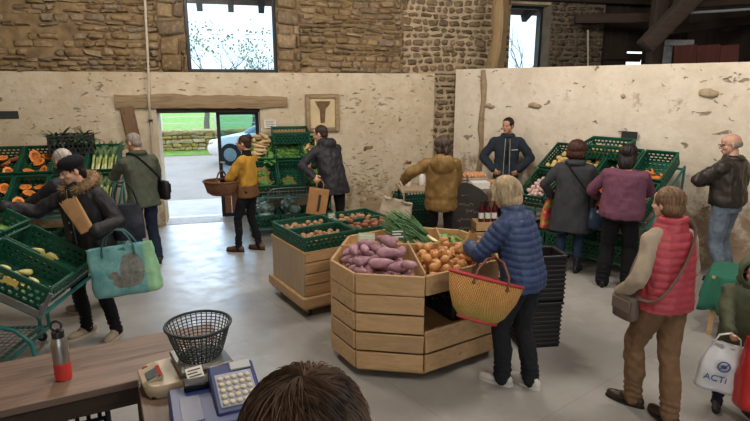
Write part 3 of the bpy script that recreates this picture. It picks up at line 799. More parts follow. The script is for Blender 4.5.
def chive_mesh(seed):
    rn = random.Random(seed); mb = MB()
    mb.cur = 1
    for k in range(7): mb.tube([(-.2, rn.gauss(0, .012), .01+rn.uniform(0, .02)), (-.1, rn.gauss(0, .012), .015), (0, rn.gauss(0, .012), .02)], [.01, .007, .006], 6)
    mb.cur = 0
    for k in range(26):
        y = rn.gauss(0, .015); d = V((1, rn.gauss(0, .16), rn.uniform(.02, .35))); q = V((-.02, y, .02+rn.uniform(0, .02))); pts = [q]
        for i in range(5): q = q+d.normalized()*rn.uniform(.06, .085); d += V((0, rn.gauss(0, .05), -.07)); pts.append(q.copy())
        mb.tube(pts, [.006, .007, .006, .005, .004, .001], 5)
    return mb.mesh('spring_onion_bunch', [M_CHV, M_LKW], True, 180)
CHIVE = [chive_mesh(i) for i in range(3)]

def inpoly(x, y, P):
    c = False; n = len(P)
    for i in range(n):
        (x1, y1), (x2, y2) = P[i], P[(i+1) % n]
        if (y1 > y) != (y2 > y) and x < (x2-x1)*(y-y1)/(y2-y1)+x1: c = not c
    return c
def rect(a, b, x=0, y=0): return [(x-a, y-b), (x+a, y-b), (x+a, y+b), (x-a, y+b)]
def pile(frame, meshes, poly, n, name, label, cat, group, floor=.015, seed=1, pull=.25, cand=24, ctr=None, up=False, stand=None, tilt=.25, yaw=None, sp=None):
    """drop n items one by one into the polygon of the frame, each resting on those before it"""
    rn = random.Random(seed); S = sp if sp is not None else []; xs = [p[0] for p in poly]; ys = [p[1] for p in poly]
    if ctr is None: ctr = (sum(xs)/len(xs), sum(ys)/len(ys))
    for k in range(n):
        me = meshes[rn.randrange(len(meshes))]; bb = [v.co for v in me.vertices]
        hx2 = max(abs(v.x) for v in bb); r = max(max(abs(v.y) for v in bb), 0)*.98
        if up: r = max(r, hx2)
        off = [0] if hx2 <= r*1.15 else [-(hx2-r), 0, hx2-r] if hx2 < 3.2*r else [-(hx2-r), -(hx2-r)/2, 0, (hx2-r)/2, hx2-r]
        best = None
        for _ in range(cand):
            x = rn.uniform(min(xs), max(xs)); y = rn.uniform(min(ys), max(ys)); a = rn.uniform(0, 2*pi) if yaw is None else yaw+rn.gauss(0, .2)
            pts = [(x+o*cos(a), y+o*sin(a)) for o in off]
            if not all(inpoly(px+dx, py+dy, poly) for px, py in pts for dx, dy in ((r, 0), (-r, 0), (0, r), (0, -r))): continue
            z = floor+r
            for px, py in pts:
                for qx, qy, qz, qr in S:
                    d2 = (px-qx)**2+(py-qy)**2; rr = (r+qr)*.93
                    if d2 < rr*rr: z = max(z, qz+sqrt(rr*rr-d2))
            cost = z+pull*sqrt((x-ctr[0])**2+(y-ctr[1])**2)*.3
            if best is None or cost < best[0]: best = (cost, x, y, z, a, pts)
        if not best: continue
        _, x, y, z, a, pts = best
        for px, py in pts: S.append((px, py, z, r))
        o = link(name, me)
        L_ = TR(x, y, z) @ RZ(a)
        if stand is None and not up: L_ = L_ @ MX.Rotation(rn.uniform(0, 6.28), 4, 'X')
        elif up: L_ = L_ @ MX.Rotation(rn.gauss(0, tilt), 4, 'X') @ MX.Rotation(rn.gauss(0, tilt), 4, 'Y')
        o.matrix_world = frame @ L_; tag(o, label, cat, group)
    return S
INC = rect(.275, .175)                                       # inside of a crate
def greens(frame, meshes, pts, name, label, cat, group, z=.03, seed=1, sc=1.0):
    rn = random.Random(seed)
    for x, y in pts:
        o = link(name, meshes[rn.randrange(len(meshes))]); k = sc*rn.uniform(.85, 1.1)
        o.matrix_world = frame @ TR(x, y, z) @ RZ(rn.uniform(0, 6.28)) @ MX.Scale(k, 4); tag(o, label, cat, group)
def gridpts(nx, ny, a=.22, b=.13, rn=RN): return [(-a+2*a*i/max(1, nx-1)+rn.uniform(-.02, .02), -b+2*b*j/max(1, ny-1)+rn.uniform(-.02, .02)) for i in range(nx) for j in range(ny)]
def kraftbag_mesh(seed, h=.12, a=.11, b=.08):
    rn = random.Random(seed); mb = MB(); n = 20; rings = []
    for z, k in ((.0, .9), (.03, 1.0), (h*.7, 1.02), (h, 1.08), (h*.93, 1.0), (.03, .9)):
        rings.append([V((a*k*(abs(cos(2*pi*j/n))**.6)*(1 if cos(2*pi*j/n) > 0 else -1)+.006*noise.noise(V((j, z*30, seed))), b*k*(abs(sin(2*pi*j/n))**.6)*(1 if sin(2*pi*j/n) > 0 else -1), z+.012*noise.noise(V((j*.7, seed, 3)))*(z > .05))) for j in range(n)])
    mb.loft(rings); return mb.mesh('paper_sack', M_KRAFT, True, 50)
KBAG = [kraftbag_mesh(i) for i in range(2)]
def card(M, lab, w=.12, h=.09, mat=None, lines=True, group=None):
    t = thing('price_card', lab, 'price card', group=group); t.matrix_world = M
    mb = MB(); mb.box((0, 0, h/2), (w, .003, h)); mb.build('card', mat or M_PAPER, t)
    if lines:
        mb = MB()
        for i in range(3): mb.box((-.01*(i % 2), -.0025, h*(.75-.25*i)), (w*(.75-.15*(i % 2)), .001, h*.1))
        mb.build('handwriting', M_INK if mat is None or mat is M_PAPER else M_PAPER, t)
    return t

# ================= trolley against the back wall, right of the door
tb = Stall(WM @ TR(1.46, -1.22, 0), 1.28, 'teal trolley of tilted vegetable crates at the back wall, right of the doorway')
tb.hoop([(-.0+.25, -.05, .6), (.25, -.06, .7), (.3, -.06, .76), (.4, -.06, .78), (.9, -.06, .78), (1.0, -.06, .76), (1.05, -.06, .7), (1.05, -.05, .6)], 'wire_arch', M_STEEL, .01)
mb = MB()
for i in range(14): mb.bar((.28+i*.057, -.06, .6), (.28+i*.057, -.06, .775), .004, .004)
for z in (.63, .68, .73): mb.bar((.25, -.06, z), (1.05, -.06, z), .004, .004)
mb.build('wire_mesh_panel', M_STEEL, tb.t)
tb.hoop([(1.31, 0, .2), (1.36, -.05, .5), (1.38, 0, .72), (1.38, .15, .85), (1.38, .5, .88), (1.36, .9, .7), (1.31, 1.05, .3)])
g = 'bagged salads in the lowest crates of the back wall trolley'
for i, (x, lb) in enumerate(((.22, 'left'), (.64, 'middle'), (1.06, 'right'))):
    M_ = tb.slot('bot', x); crate(M_, 'green crate of bagged salad at the %s of the lowest shelf, back wall trolley' % lb)
    pile(M_, SALB, INC, 8, 'bagged_salad', 'pale bag of salad in the lowest crates of the back wall trolley', 'salad', g, seed=i+3)
for i, (x, lb) in enumerate(((.22, 'left crate with kraft sacks in the lower tilted row, back wall trolley'), (.64, 'nearly empty middle crate of the lower tilted row, back wall trolley'), (1.06, 'right crate of the lower tilted row beside the man in black'))):
    M_ = tb.slot('low', x); crate(M_, 'green '+lb)
    for j, (a, b) in enumerate((((-.14, 0), (.1, .02)), ((-.17, .05),), ((-.15, .05), (.1, -.03)))[i]):
        o = link('paper_sack', KBAG[j % 2]); o.matrix_world = M_ @ TR(a, b, .014) @ RZ(.4*j+.3); tag(o, ('kraft sack at the %s of the %s lower tilted crate, back wall trolley') % (('front', 'back')[j], lb.split(' crate')[0].split(' ')[-1] if i != 1 else 'middle'), 'paper sack')
        greens(M_, HERB, [(a-.05, b+.03), (a+.05, b+.03), (a, b-.04), (a-.02, b+.01), (a+.1, b)], 'green_salad', 'loose green salad leaves spilling from a kraft sack on the back wall trolley', 'salad', 'salad leaves in the kraft sacks', .07, i*3+j)
g = 'parsnips in the upper left crates of the back wall trolley'
for i, (x, lb) in enumerate(((.22, 'left crate of the upper tilted row holding parsnips, back wall trolley'), (.64, 'middle crate of the upper tilted row holding green leaves, back wall trolley'), (1.06, 'right crate of the upper tilted row, behind the hooded man'))):
    M_ = tb.slot('up', x); crate(M_, 'green '+lb)
    if i != 1: pile(M_, PARS, INC, 26 if i == 0 else 14, 'parsnip', 'pale parsnip in the upper tilted crates of the back wall trolley', 'parsnip', g, seed=20+i)
    greens(M_, HERB if i == 1 else SALAD, gridpts(6, 4) if i == 1 else gridpts(3, 2), 'green_salad', 'green leaves in the upper tilted crates of the back wall trolley', 'salad', 'green leaves in the upper crates', .06 if i == 1 else .11, 30+i, 1.0)
M_ = tb.M @ TR(.72, .9, 1.4) @ MX.Rotation(R(10), 4, 'X')
crate(M_, 'single green crate stacked highest on the back wall trolley, lined with kraft paper')
mb = MB(); mb.grid(lambda u, v: (-.27+.54*u, -.17+.34*v, .13+.012*noise.noise(V((u*5, v*5, 0)))), 12, 8); mb.cur = 0
o = mb.build('kraft_sheet', M_KRAFT, recalc=False); o.matrix_world = M_; tag(o, 'brown kraft sheet lying in the highest crate of the back wall trolley', 'paper')
# ================= stall at the left by the back wall: pumpkins and leeks
tl = Stall(WM @ TR(-2.42, -1.78, 0), 2.1, 'teal trolley of tilted pumpkin and leek crates at the left by the back wall')
names = ['first', 'second', 'third', 'fourth', 'last']
for i in range(5):
    x = .22+i*.415
    for tier in ('low', 'up'):
        M_ = tl.slot(tier, x); what = 'pumpkin halves' if i < 3 else 'leeks'
        crate(M_, 'green crate of %s, %s from the left, %s row of the left stall' % (what, names[i], 'upper' if tier == 'up' else 'lower'))
        if i < 3:
            for j, (a, b) in enumerate(((-.16, -.08), (-.15, .09), (.03, .0), (.17, -.09), (.18, .08))):
                o = link('pumpkin_half', PUMP[j % 2]); k = .62+.12*RN.random()
                o.matrix_world = M_ @ TR(a, b, .09+.02*(j == 2)) @ RZ(RN.uniform(0, 6)) @ MX.Rotation(RN.uniform(-.5, .5), 4, 'X') @ MX.Rotation(-.5+RN.uniform(-.3, .3), 4, 'Y') @ MX.Scale(k, 4)
                tag(o, 'cut pumpkin half with orange flesh in the crates at the far left', 'pumpkin', 'cut pumpkin halves in the far left crates')
        else:
            for j in range(8):
                o = link('leek', LEEK[j % 4]); o.matrix_world = M_ @ TR(-.01+RN.uniform(-.03, .03), -.145+.041*j, .05+.035*(j % 2)) @ RZ(RN.gauss(0, .07)) @ MX.Rotation(RN.gauss(-.08, .05), 4, 'Y')
                tag(o, 'leek with pale stem and dark leaves in the tilted crates left of the doorway', 'leek', 'leeks in the crates left of the doorway')
    M_ = tl.slot('bot', x); crate(M_, 'green flat crate on the lowest shelf of the left stall, %s from the left' % names[i])
M_ = tl.M @ TR(1.45, .93, 1.36) @ RZ(R(8)); crate(M_, 'black crate of dark kale stacked on top of the leek crates', me=ME_CRK)
greens(M_, KALE, gridpts(3, 2, .16, .1), 'kale_bunch', 'bunch of dark kale in the black crate above the leeks', 'kale', 'kale bunches above the leeks', .16, 5)
# ================= trolley at the near left, seen from its side
tn = Stall(TR(-2.49, 3.74, 0) @ RZ(R(94)), .88, 'teal trolley of tilted green crates at the near left, seen from its side', .45)
tn.hoop([(-.12, .0, .25), (-.12, .02, .47), (-.12, .12, .57), (-.12, .3, .62), (-.12, .62, .62), (-.12, .9, .55), (-.12, 1.0, .3)])
mb = MB(); mb.bar((-.05, -.035, .655), (-.05, .55, .99), .012, .05); mb.bar((-.05, -.035, .655), (-.05, -.13, .82), .012, .03); mb.build('side_rail', M_STEEL, tn.t)
M_END = simple('endive_pale', '#d9cf86', .5, .15, 14, .15, orand=.1); ENDV = [lump(.11, .024, 90+i, M_END, 1.0, .15, nm='endive', nr=7, seg=9) for i in range(2)]
for i in range(2):
    x = .215+i*.42
    for tier in ('low', 'up'):
        M_ = tn.slot(tier, x)
        crate(M_, 'green crate in the %s row of the near left trolley, %s from the camera' % ('lower' if tier == 'low' else 'upper', ('nearest', 'second')[i]))
        if tier == 'low': pile(M_, ENDV, INC, 9, 'endive', 'pale yellow endive in the tilted crates of the near left trolley', 'endive', 'endives in the near left crates', seed=50+i)
        if tier == 'up': greens(M_, SALAD, gridpts(3, 2), 'lettuce', 'green lettuce in the upper crates of the near left trolley', 'lettuce', 'lettuces on the near left trolley', .04, 60+i)
M_YEL = simple('yellow_label', '#d6bf62', .7, .1, 9, 0); M_WHL = simple('grey_white_label', '#b9b7ae', .7, .1, 9, 0)
for i, (tier, sx, sz, lb) in enumerate((('low', .0, .1, 'yellow label on the side of the nearest crate, near left trolley'), ('low2', -.02, .17, 'yellow label on the rim of the second crate, near left trolley'))):
    M_ = tn.slot('low', .215 if i == 0 else .635)
    mb = MB(); mb.box((0, 0, 0), (.11, .003, .05)); o = tag(mb.build('crate_label', M_YEL), lb, 'label'); o.matrix_world = M_ @ TR(sx-.03, .206, sz+.015)
card(tn.slot('low', .215) @ TR(.245, .208, .07) @ RZ(pi), 'greyish white price card clipped to the upper end of the nearest crate', .11, .13, M_WHL)
# ================= trolley along the partition, right
ts = Stall(QM @ TR(2.2, -1.25, 0), 1.72, 'teal trolley of tilted vegetable crates along the whitewashed wall at right')
nm5 = ('left end', 'second from left', 'third from left', 'right end')
for i in range(4):
    x = .22+i*.425
    for tier in ('low', 'up', 'bot'):
        M_ = ts.slot(tier, x)
        crate(M_, 'green crate, %s of the %s row at the whitewashed wall' % (nm5[i], {'low': 'lower tilted', 'up': 'upper tilted', 'bot': 'lowest flat'}[tier]))
        if tier == 'up' and i in (0, 1, 2): pile(M_, YPOT, rect(.27, .17), (22, 14, 12)[i], 'yellow_potato', 'pale yellow potato in the upper crates at the whitewashed wall', 'potato', 'yellow potatoes in the upper crates', seed=70+i, ctr=(-.2, 0), pull=.6)
        if tier == 'up' and i == 3: pile(M_, CARR, rect(.27, .17), 10, 'carrot', 'carrot in the upper right crate at the whitewashed wall', 'carrot', 'carrots at the whitewashed wall', seed=80, ctr=(-.2, 0), pull=1)
        if tier == 'low' and i == 0: pile(M_, TURN, INC, 34, 'turnip', 'pale pinkish turnip in the left crate of the trolley at the whitewashed wall', 'turnip', 'turnips beside the woman in the grey coat', seed=81)
        if tier == 'low' and i == 1: pile(M_, BEET, INC, 16, 'beetroot', 'dark brown beetroot between the two shopping women', 'beetroot', 'beetroots between the two women', seed=82)
        if tier == 'low' and i == 2: pile(M_, ORG, INC, 24, 'orange', 'orange in the tilted crate behind the woman in the pink sweater', 'orange', 'oranges at the whitewashed wall', seed=83)
        if tier == 'low' and i == 3: pile(M_, CARR, INC, 30, 'carrot', 'carrot in the lower right crate at the whitewashed wall', 'carrot', 'carrots in the lower right crate', seed=84)
# extra beetroot crate lying higher in the second slot, and an extra potato crate
M_ = ts.M @ TR(.8, .92, 1.36) @ RZ(0) @ MX.Rotation(R(12), 4, 'X'); crate(M_, 'green crate of potatoes lying across the top of the trolley at the whitewashed wall')
pile(M_, YPOT, INC, 26, 'yellow_potato', 'pale yellow potato in the crate lying across the top at the whitewashed wall', 'potato', 'yellow potatoes in the topmost crate', seed=86, ctr=(0, -.1))

# ================= wooden potato cart with four crates
CA = R(33); KM = TR(-.7, 5.06, 0) @ RZ(CA)
kc = thing('potato_cart', 'wheeled pine box cart carrying four green potato crates', 'cart'); kc.matrix_world = KM
CW, CD = 1.24, .84
mb = MB(); mb.box((CW/2, CD/2, .175), (CW+.06, CD+.06, .1), None, .006); mb.box((CW/2, CD/2, .115), (CW+.02, CD+.02, .03)); mb.build('base', M_PINE, kc)
for nm_, y in (('front_panel', .02), ('back_panel', CD-.02)):
    mb = MB()
    for i in range(4): mb.box((CW/2, y, .285+i*.118), (CW-.04, .024, .108), None, .005)
    mb.build(nm_, M_PINE, kc)
for x in (.02, CW-.02):
    mb = MB(); mb.box((x, CD/2, .46), (.024, CD-.04, .46), None, .005); mb.build('side_panel', M_PINE2, kc)
mb = MB(); mb.box((CW/2, CD/2, .685), (CW-.01, CD-.01, .02)); mb.build('top_board', M_PINE, kc)
def caster(p, parent, r=.045):
    x, y = p; mb = MB(); mb.box((x, y, 2*r+.012), (.06, .07, .016), None, .003)
    for s_ in (-.022, .022): mb.box((x+s_, y, r+.02), (.004, .05, r*1.6))
    c = mb.build('caster', M_STEEL, parent)
    mb = MB(); mb.lathe([(.01, -.016), (r*.85, -.016), (r, -.008), (r, .008), (r*.85, .016), (.01, .016)], 18, (x, y, r), rot=MX.Rotation(R(90), 3, 'Y')); mb.build('wheel', M_RUB, c)
for x in (.08, CW-.08):
    for y in (.08, CD-.08): caster((x, y), kc)
for i, (x, y, lb, kind, n) in enumerate(((.32, .215, 'front left', POTS, 90), (.93, .215, 'front right', POTR, 62), (.32, .625, 'back left', POT, 62), (.93, .625, 'back right', POT, 62))):
    M_ = KM @ TR(x, y, .697); crate(M_, 'green slotted crate of potatoes at the %s corner of the pine cart' % lb, me=ME_CRL)
    pile(M_, kind, INC, n, {0: 'small_potato', 1: 'red_potato'}.get(i, 'potato'), ('small tan potato in the front left crate of the pine cart', 'reddish brown potato in the front right crate of the pine cart', 'brown potato in the back left crate of the pine cart', 'brown potato in the back right crate of the pine cart')[i], 'potato', ('small potatoes, front left crate', 'red potatoes, front right crate', 'potatoes, back left crate', 'potatoes, back right crate')[i], seed=100+i, pull=.35)
# ================= octagonal pine display
OC = [(-.365, 4.3), (-.155, 3.96), (.385, 3.88), (1.02, 4.28), (1.12, 4.8), (.85, 5.25), (.3, 5.4), (-.25, 5.03)]
od = thing('octagonal_display', 'large eight sided pine display stand heaped with sweet potatoes and onions', 'display stand', (.35, 4.62, 0))
loc_ = V((.35, 4.62, 0))
for i in range(8):
    a = V((*OC[i], 0))-loc_; b = V((*OC[(i+1) % 8], 0))-loc_
    inn = (-(a+b)/2).normalized()
    mb = MB()
    for r in ([0, 1] if i == 2 else range(5)):
        z = .085+r*.161; e = (b-a).normalized()*.006; last = r == 4
        mb.bar(a+e+V((0, 0, z+.075)), b-e+V((0, 0, z+.075)), (.026), .144 if not last else .16, bev=.004)
    if i == 2:
        mb.bar(a+V((0, 0, .81)), a+(b-a)*1.0+V((0, 0, .81)), .026, .16, bev=.004); mb.bar(a+V((0, 0, .405)), b+V((0, 0, .405)), .026, .05, bev=.004)
    mb.build('side_panel', M_PINE, od)
mb = MB(); mb.prism([((x-.35)*.97, (y-4.62)*.97) for x, y in OC], .06, .085); mb.build('base', M_PINE, od)
mb = MB(); mb.prism([((x-.35)*.96, (y-4.62)*.96) for x, y in OC], .725, .745); mb.build('top_tray', M_PINE, od)
mb = MB(); mb.prism([((x-.35)*.93, (y-4.62)*.93) for x, y in OC], .385, .4); mb.build('shelf', M_PINE, od)
# low boards splitting the tray
dv0 = V((.385, 3.9, 0))
mb = MB()
mb.bar(dv0-loc_+V((0, .02, .825)), V((.3, 4.8, 0))-loc_+V((0, 0, .825)), .016, .15, bev=.003); mb.bar(V((-.31, 4.66, 0))-loc_+V((0, 0, .825)), V((1.11, 4.78, 0))-loc_+V((0, 0, .825)), .016, .15, bev=.003); mb.bar(V((.62, 4.79, .825))-loc_, V((.62, 5.3, .825))-loc_, .016, .15, bev=.003)
mb.build('divider', M_PINE, od)
for x, y in ((-.08, 4.1), (.4, 4.0), (.9, 4.35), (-.1, 4.95), (.75, 5.1)):
    mb = MB(); mb.lathe([(.01, -.014), (.026, -.014), (.03, 0), (.026, .014), (.01, .014)], 14, (x-.35, y-4.62, .03), rot=MX.Rotation(R(90), 3, 'Y')); mb.build('caster', M_RUB, od)
o = link('vegetable_crate', ME_CRK); o.matrix_world = TR(.78, 4.45, .402) @ RZ(R(30)); tag(o, 'black plastic crate pushed under the tray of the octagonal display', 'crate')
FR = TR(0, 0, 0)
pile(FR, SWEET, [(-.345, 4.31), (-.14, 4.0), (.365, 3.93), (.28, 4.77), (-.29, 4.66)], 44, 'sweet_potato', 'purplish pink sweet potato heaped at the left of the octagonal display', 'sweet potato', 'sweet potatoes on the octagonal display', floor=.75, seed=7, pull=.3, ctr=(.05, 4.4))
pile(FR, ONION, [(.41, 3.95), (.99, 4.31), (1.08, 4.74), (.33, 4.77)], 92, 'onion', 'golden brown onion heaped at the right of the octagonal display', 'onion', 'onions on the octagonal display', floor=.75, seed=8, pull=.45, ctr=(.65, 4.5), up=True, tilt=1.2)
for j in range(11):
    o = link('spring_onion_bunch', CHIVE[j % 3]); a = R(112+RN.gauss(0, 12))
    o.matrix_world = TR(.36+.025*(j % 6)+RN.uniform(-.05, .05), 4.94+.03*(j//3)+RN.uniform(-.03, .05), .78+.035*(j//3)) @ RZ(R(150+RN.gauss(0, 9))) @ MX.Rotation(R(-24+RN.gauss(0, 5)), 4, 'Y')
    tag(o, 'bunch of long dark green spring onions at the back of the octagonal display', 'spring onions', 'spring onion bunches on the octagonal display')
for j, (x, y) in enumerate(((.72, 4.9), (.86, 4.88), (1.0, 4.86), (.74, 5.05), (.88, 5.0), (.7, 5.18))):
    o = link('green_lettuce', SALAD[j % 3]); o.matrix_world = TR(x, y, .78) @ RZ(j*1.3) @ MX.Scale(.95, 4); tag(o, 'curly green salad head at the back right of the octagonal display', 'salad', 'salad heads on the octagonal display')
M_GRC = simple('pale_green_card', '#b9cdb0', .7, .08, 9, 0)
card(TR(-.08, 4.62, .92) @ RZ(R(-12)) @ MX.Rotation(R(-20), 4, 'X'), 'pale green price card standing behind the sweet potatoes', .15, .1, M_GRC)
card(TR(.21, 4.7, .94) @ RZ(R(8)) @ MX.Rotation(R(-25), 4, 'X'), 'dark green price card between the sweet potatoes and the onions', .13, .1, simple('dark_green_card', '#24492f', .6, .1, 9, 0))
card(KM @ TR(.65, .6, .8) @ MX.Rotation(R(-12), 4, 'X'), 'small greyish price card standing in the middle of the potato cart', .09, .1, simple('grey_green_card', '#7f9183', .5, .1, 9, 0))

# ================= stack of black bins behind the woman in blue
bs = RZ(R(8))
def bin_mesh():
    mb = MB(); t = .012; L, W, H = .36, .28, .43
    for sx in (-1, 1): mb.box((sx*(L/2-t/2), 0, H/2), (t, W, H), None, .003)
    for sy in (-1, 1): mb.box((0, sy*(W/2-t/2), H/2), (L, t, H), None, .003)
    mb.box((0, 0, .01), (L, W, .02))
    for i in range(9):
        z = .04+i*.042
        for sy in (-1, 1): mb.box((0, sy*(W/2+.004), z), (L+.01, .012, .016), None, .003)
        for sx in (-1, 1): mb.box((sx*(L/2+.004), 0, z), (.012, W+.01, .016), None, .003)
    for sx in (-1, 1): mb.box((sx*(L/2), 0, H-.012), (.03, W+.03, .024), None, .004)
    for sy in (-1, 1): mb.box((0, sy*(W/2), H-.012), (L+.03, .03, .024), None, .004)
    return mb.mesh('black_bin', M_CRK, True, 30)
MB_BIN = bin_mesh()
for i, (x, y, z, lb) in enumerate(((1.46, 4.6, 0, 'black ribbed plastic bin on the floor behind the woman in blue, lower of two'), (1.47, 4.6, .432, 'black ribbed plastic bin, upper of two behind the woman in blue'))):
    o = link('black_bin', MB_BIN); o.matrix_world = TR(x, y, z) @ bs; tag(o, lb, 'bin')
# ================= low table under a green cloth, right
def cloth_table():
    t = thing('side_table', 'small table hidden under a green cloth at the right wall', 'table', (3.5, 4.76, 0), R(-35))
    mb = MB(); mb.box((0, 0, .57), (.6, .5, .03), None, .004); mb.build('tabletop', M_PINE, t)
    for x in (-.26, .26):
        for y in (-.21, .21): mb = MB(); mb.box((x, y, .277), (.04, .04, .555)); mb.build('leg', M_PINE, t)
    mb = MB(); n = 144; rings = []
    def per(j, k):
        a = 2*pi*j/n; c, s_ = cos(a), sin(a); m = ((abs(c)/.315)**6+(abs(s_)/.265)**6)**(1/6); x, y = c/m, s_/m
        f = 1+k*(.03+.2*(.5+.5*sin(a*11+1.2*sin(a*3)))**1.5); return x*f, y*f
    for z, k in ((.594, -.3), (.592, 0), (.584, .15), (.56, .28), (.5, .5), (.42, .75), (.31, 1.0), (.25, 1.1)): rings.append([V((*per(j, k), z+.02*sin(j*.5)*(k > .9))) for j in range(n)])
    mb.loft(rings, False); o = len(mb.v); top = rings[0]
    mb.face([j for j in range(n)])
    c = mb.build('tablecloth', fabric('green_cloth', '#2f6b57', .1, 300), None, ang=60, recalc=False); c.matrix_world = TR(3.5, 4.76, 0) @ RZ(R(-35))
    so = c.modifiers.new('thick', 'SOLIDIFY'); so.thickness = .004
    tag(c, 'green cloth draped over the small table at right', 'tablecloth')
cloth_table()
# ================= egg table in front of the vendor, chalkboard, bottles
et = thing('egg_table', 'narrow market table of eggs in front of the man in the dark work jacket', 'table', (1.22, 8.05, 0), R(6))
mb = MB(); mb.box((0, 0, .8), (1.75, .62, .035), None, .004); mb.build('tabletop', M_PINE2, et)
for x in (-.82, .82):
    for y in (-.27, .27): mb = MB(); mb.bar((x, y, .785), (x*1.03, y*1.03, 0), .035, .035); mb.build('leg', M_DARKMETAL, et)
EM = TR(1.22, 8.05, .8175) @ RZ(R(6))
def tray_mesh():
    mb = MB(); fn = lambda u, v: (-.15+.3*u, -.15+.3*v, .03+.017*sin(u*pi*12-pi/2)*sin(v*pi*12-pi/2)); mb.grid(fn, 36, 36)
    fn2 = lambda u, v: (-.15+.3*u, -.15+.3*v, .002+.015*(sin(u*pi*12-pi/2)*sin(v*pi*12-pi/2) > .3)); mb.grid(fn2, 24, 24)
    for sx in (-1, 1): mb.box((sx*.148, 0, .02), (.006, .3, .03)); mb.box((0, sx*.148, .02), (.3, .006, .03))
    return mb.mesh('egg_tray', simple('egg_carton_pulp', '#a59a8c', .95, .1, 30, .3, 90), True, 60, recalc=False)
MT = tray_mesh()
def egg_mesh():
    mb = MB(); mb.lathe([(.002, -.028), (.012, -.0255), (.019, -.016), (.0215, -.004), (.02, .009), (.014, .021), (.006, .028), (.001, .03)], 12); return mb.mesh('egg', M_EGG, True, 180)
ME = egg_mesh(); pos3 = ('left', 'middle', 'right')
for i, x in enumerate((-.02, .3, .62)):
    for k in range(3 if i < 2 else 1):
        o = link('egg_tray', MT); o.matrix_world = EM @ TR(x, .02, .003+.05*k); tag(o, 'grey pulp egg tray in the %s stack on the egg table, %s of its stack' % (pos3[i], ('bottom', 'second', 'top')[k]) if i < 2 else 'single grey pulp egg tray at the right of the egg table', 'egg tray')
    zt = .05*(3 if i < 2 else 1)
    for a in range(6):
        for b in range(6):
            if i == 2 and b > 2: continue
            o = link('egg', ME); o.matrix_world = EM @ TR(x-.125+.05*a, .02-.125+.05*b, zt+.012) @ MX.Rotation(RN.gauss(0, .12), 4, 'X'); tag(o, 'brown egg in the trays on the table before the vendor', 'egg', 'brown eggs on the egg table')
mb = MB(); mb.box((0, 0, .05), (.26, .2, .1), None, .006); o = tag(mb.build('white_box', simple('white_carton', '#d9d7d0', .7, .06, 6)), 'small white carton at the right end of the egg table', 'box'); o.matrix_world = EM @ TR(.3, -.22, 0)
for j, (x, y) in enumerate(((-.72, .05), (-.5, .1))):
    mb = MB(); mb.lathe([(.045, 0), (.05, .01), (.05, .12), (.03, .16), (.018, .18), (.018, .2)], 16); q = mb.build('white_bottle', simple('milk_white', '#d8d8d4', .4, .05, 6, 0)); q.matrix_world = EM @ TR(x, y, .001); tag(q, ('white bottle standing at the left end of the egg table' if j == 0 else 'white bottle second from the left end of the egg table'), 'bottle')
M_ = TR(.62, 8.75, 0) @ RZ(R(15))
for k in range(3): crate(M_ @ TR(0, 0, .0+.192*k), 'green crate, %s of the stack on the floor behind the mustard jacket' % ('bottom', 'middle', 'top')[k])
# chalkboard
cb = thing('chalkboard_sign', 'black arched chalkboard easel standing beside the woman in the mustard jacket', 'chalkboard', (1.33, 7.3, 0), R(-4))
mb = MB(); prof = [(-.27, .08), (.24, .08), (.24, .8), (.13, .9), (.0, .97), (-.1, .99), (-.2, .95), (-.27, .86)]
o = MB(); o.prism(prof, -.012, .012); o = o.build('board', simple('chalkboard_black', '#2a2523', .8, .2, 8, .1), cb, ang=30); o.matrix_local = MX.Rotation(R(90-8), 4, 'X')
for x in (-.22, .2): mb = MB(); mb.bar((x, .02, .75), (x, .4, 0), .03, .02); mb.build('rear_leg', M_DKZ, cb)
def scribble(seed, x0, x1, y, h):
    rn = random.Random(seed); pts = []; x = x0
    while x < x1: pts.append((x, y+rn.uniform(-h, h)*.5)); x += rn.uniform(.007, .016)
    return pts
mb = MB()
for i, (x0, x1, y, h) in enumerate(((-.13, -.03, .8, .05), (-.2, .05, .68, .05), (-.06, .12, .58, .07), (-.18, .16, .46, .06), (-.16, .14, .34, .05), (-.2, -.05, .24, .05), (.02, .16, .24, .05))):
    mb.tube([V((x, y, .0135)) for x, y in scribble(i, x0, x1, y, h)], .0022, 4)
o = mb.build('chalk_scrawl', simple('chalk_pale', '#9a938a', .95, .1), cb); o.matrix_local = MX.Rotation(R(90-8), 4, 'X')
# juice bottles on a pale crate
bx_ = thing('wooden_box', 'small pale wooden box standing on the floor behind the woman in blue', 'box', (1.56, 7.25, 0), R(4))
mb = MB()
for z in (.06, .18, .3, .42):
    for y in (-.15, .15): mb.box((0, y, z), (.4, .012, .1), None, .003)
    for x in (-.195, .195): mb.box((x, 0, z), (.012, .3, .1), None, .003)
mb.box((0, 0, .475), (.4, .31, .014)); mb.build('slats', M_PINE, bx_)
M_JU = simple('dark_red_juice', '#4a1018', .15, .2, 6, 0); M_JC = simple('bottle_cap_dark', '#1e1a1a', .4, .1)
for j, x in enumerate((-.12, -.03, .06)):
    t = thing('juice_bottle', ('dark red juice bottle nearest the chalkboard on the pale wooden box', 'middle dark red juice bottle on the pale wooden box', 'right dark red juice bottle on the pale wooden box')[j], 'bottle'); t.matrix_world = TR(1.56, 7.25, .483) @ RZ(R(4)) @ TR(x, -.08, 0)
    mb = MB(); mb.lathe([(.034, 0), (.038, .008), (.038, .17), (.03, .2), (.016, .235), (.015, .27)], 16); mb.build('body', M_JU, t)
    mb = MB(); mb.lathe([(.017, .262), (.018, .285), (.016, .288)], 14); mb.build('cap', M_JC, t)
    mb = MB(); mb.lathe([(.0385, .05), (.0385, .13)], 16, caps=False); mb.build('paper_label', M_PAPER, t)
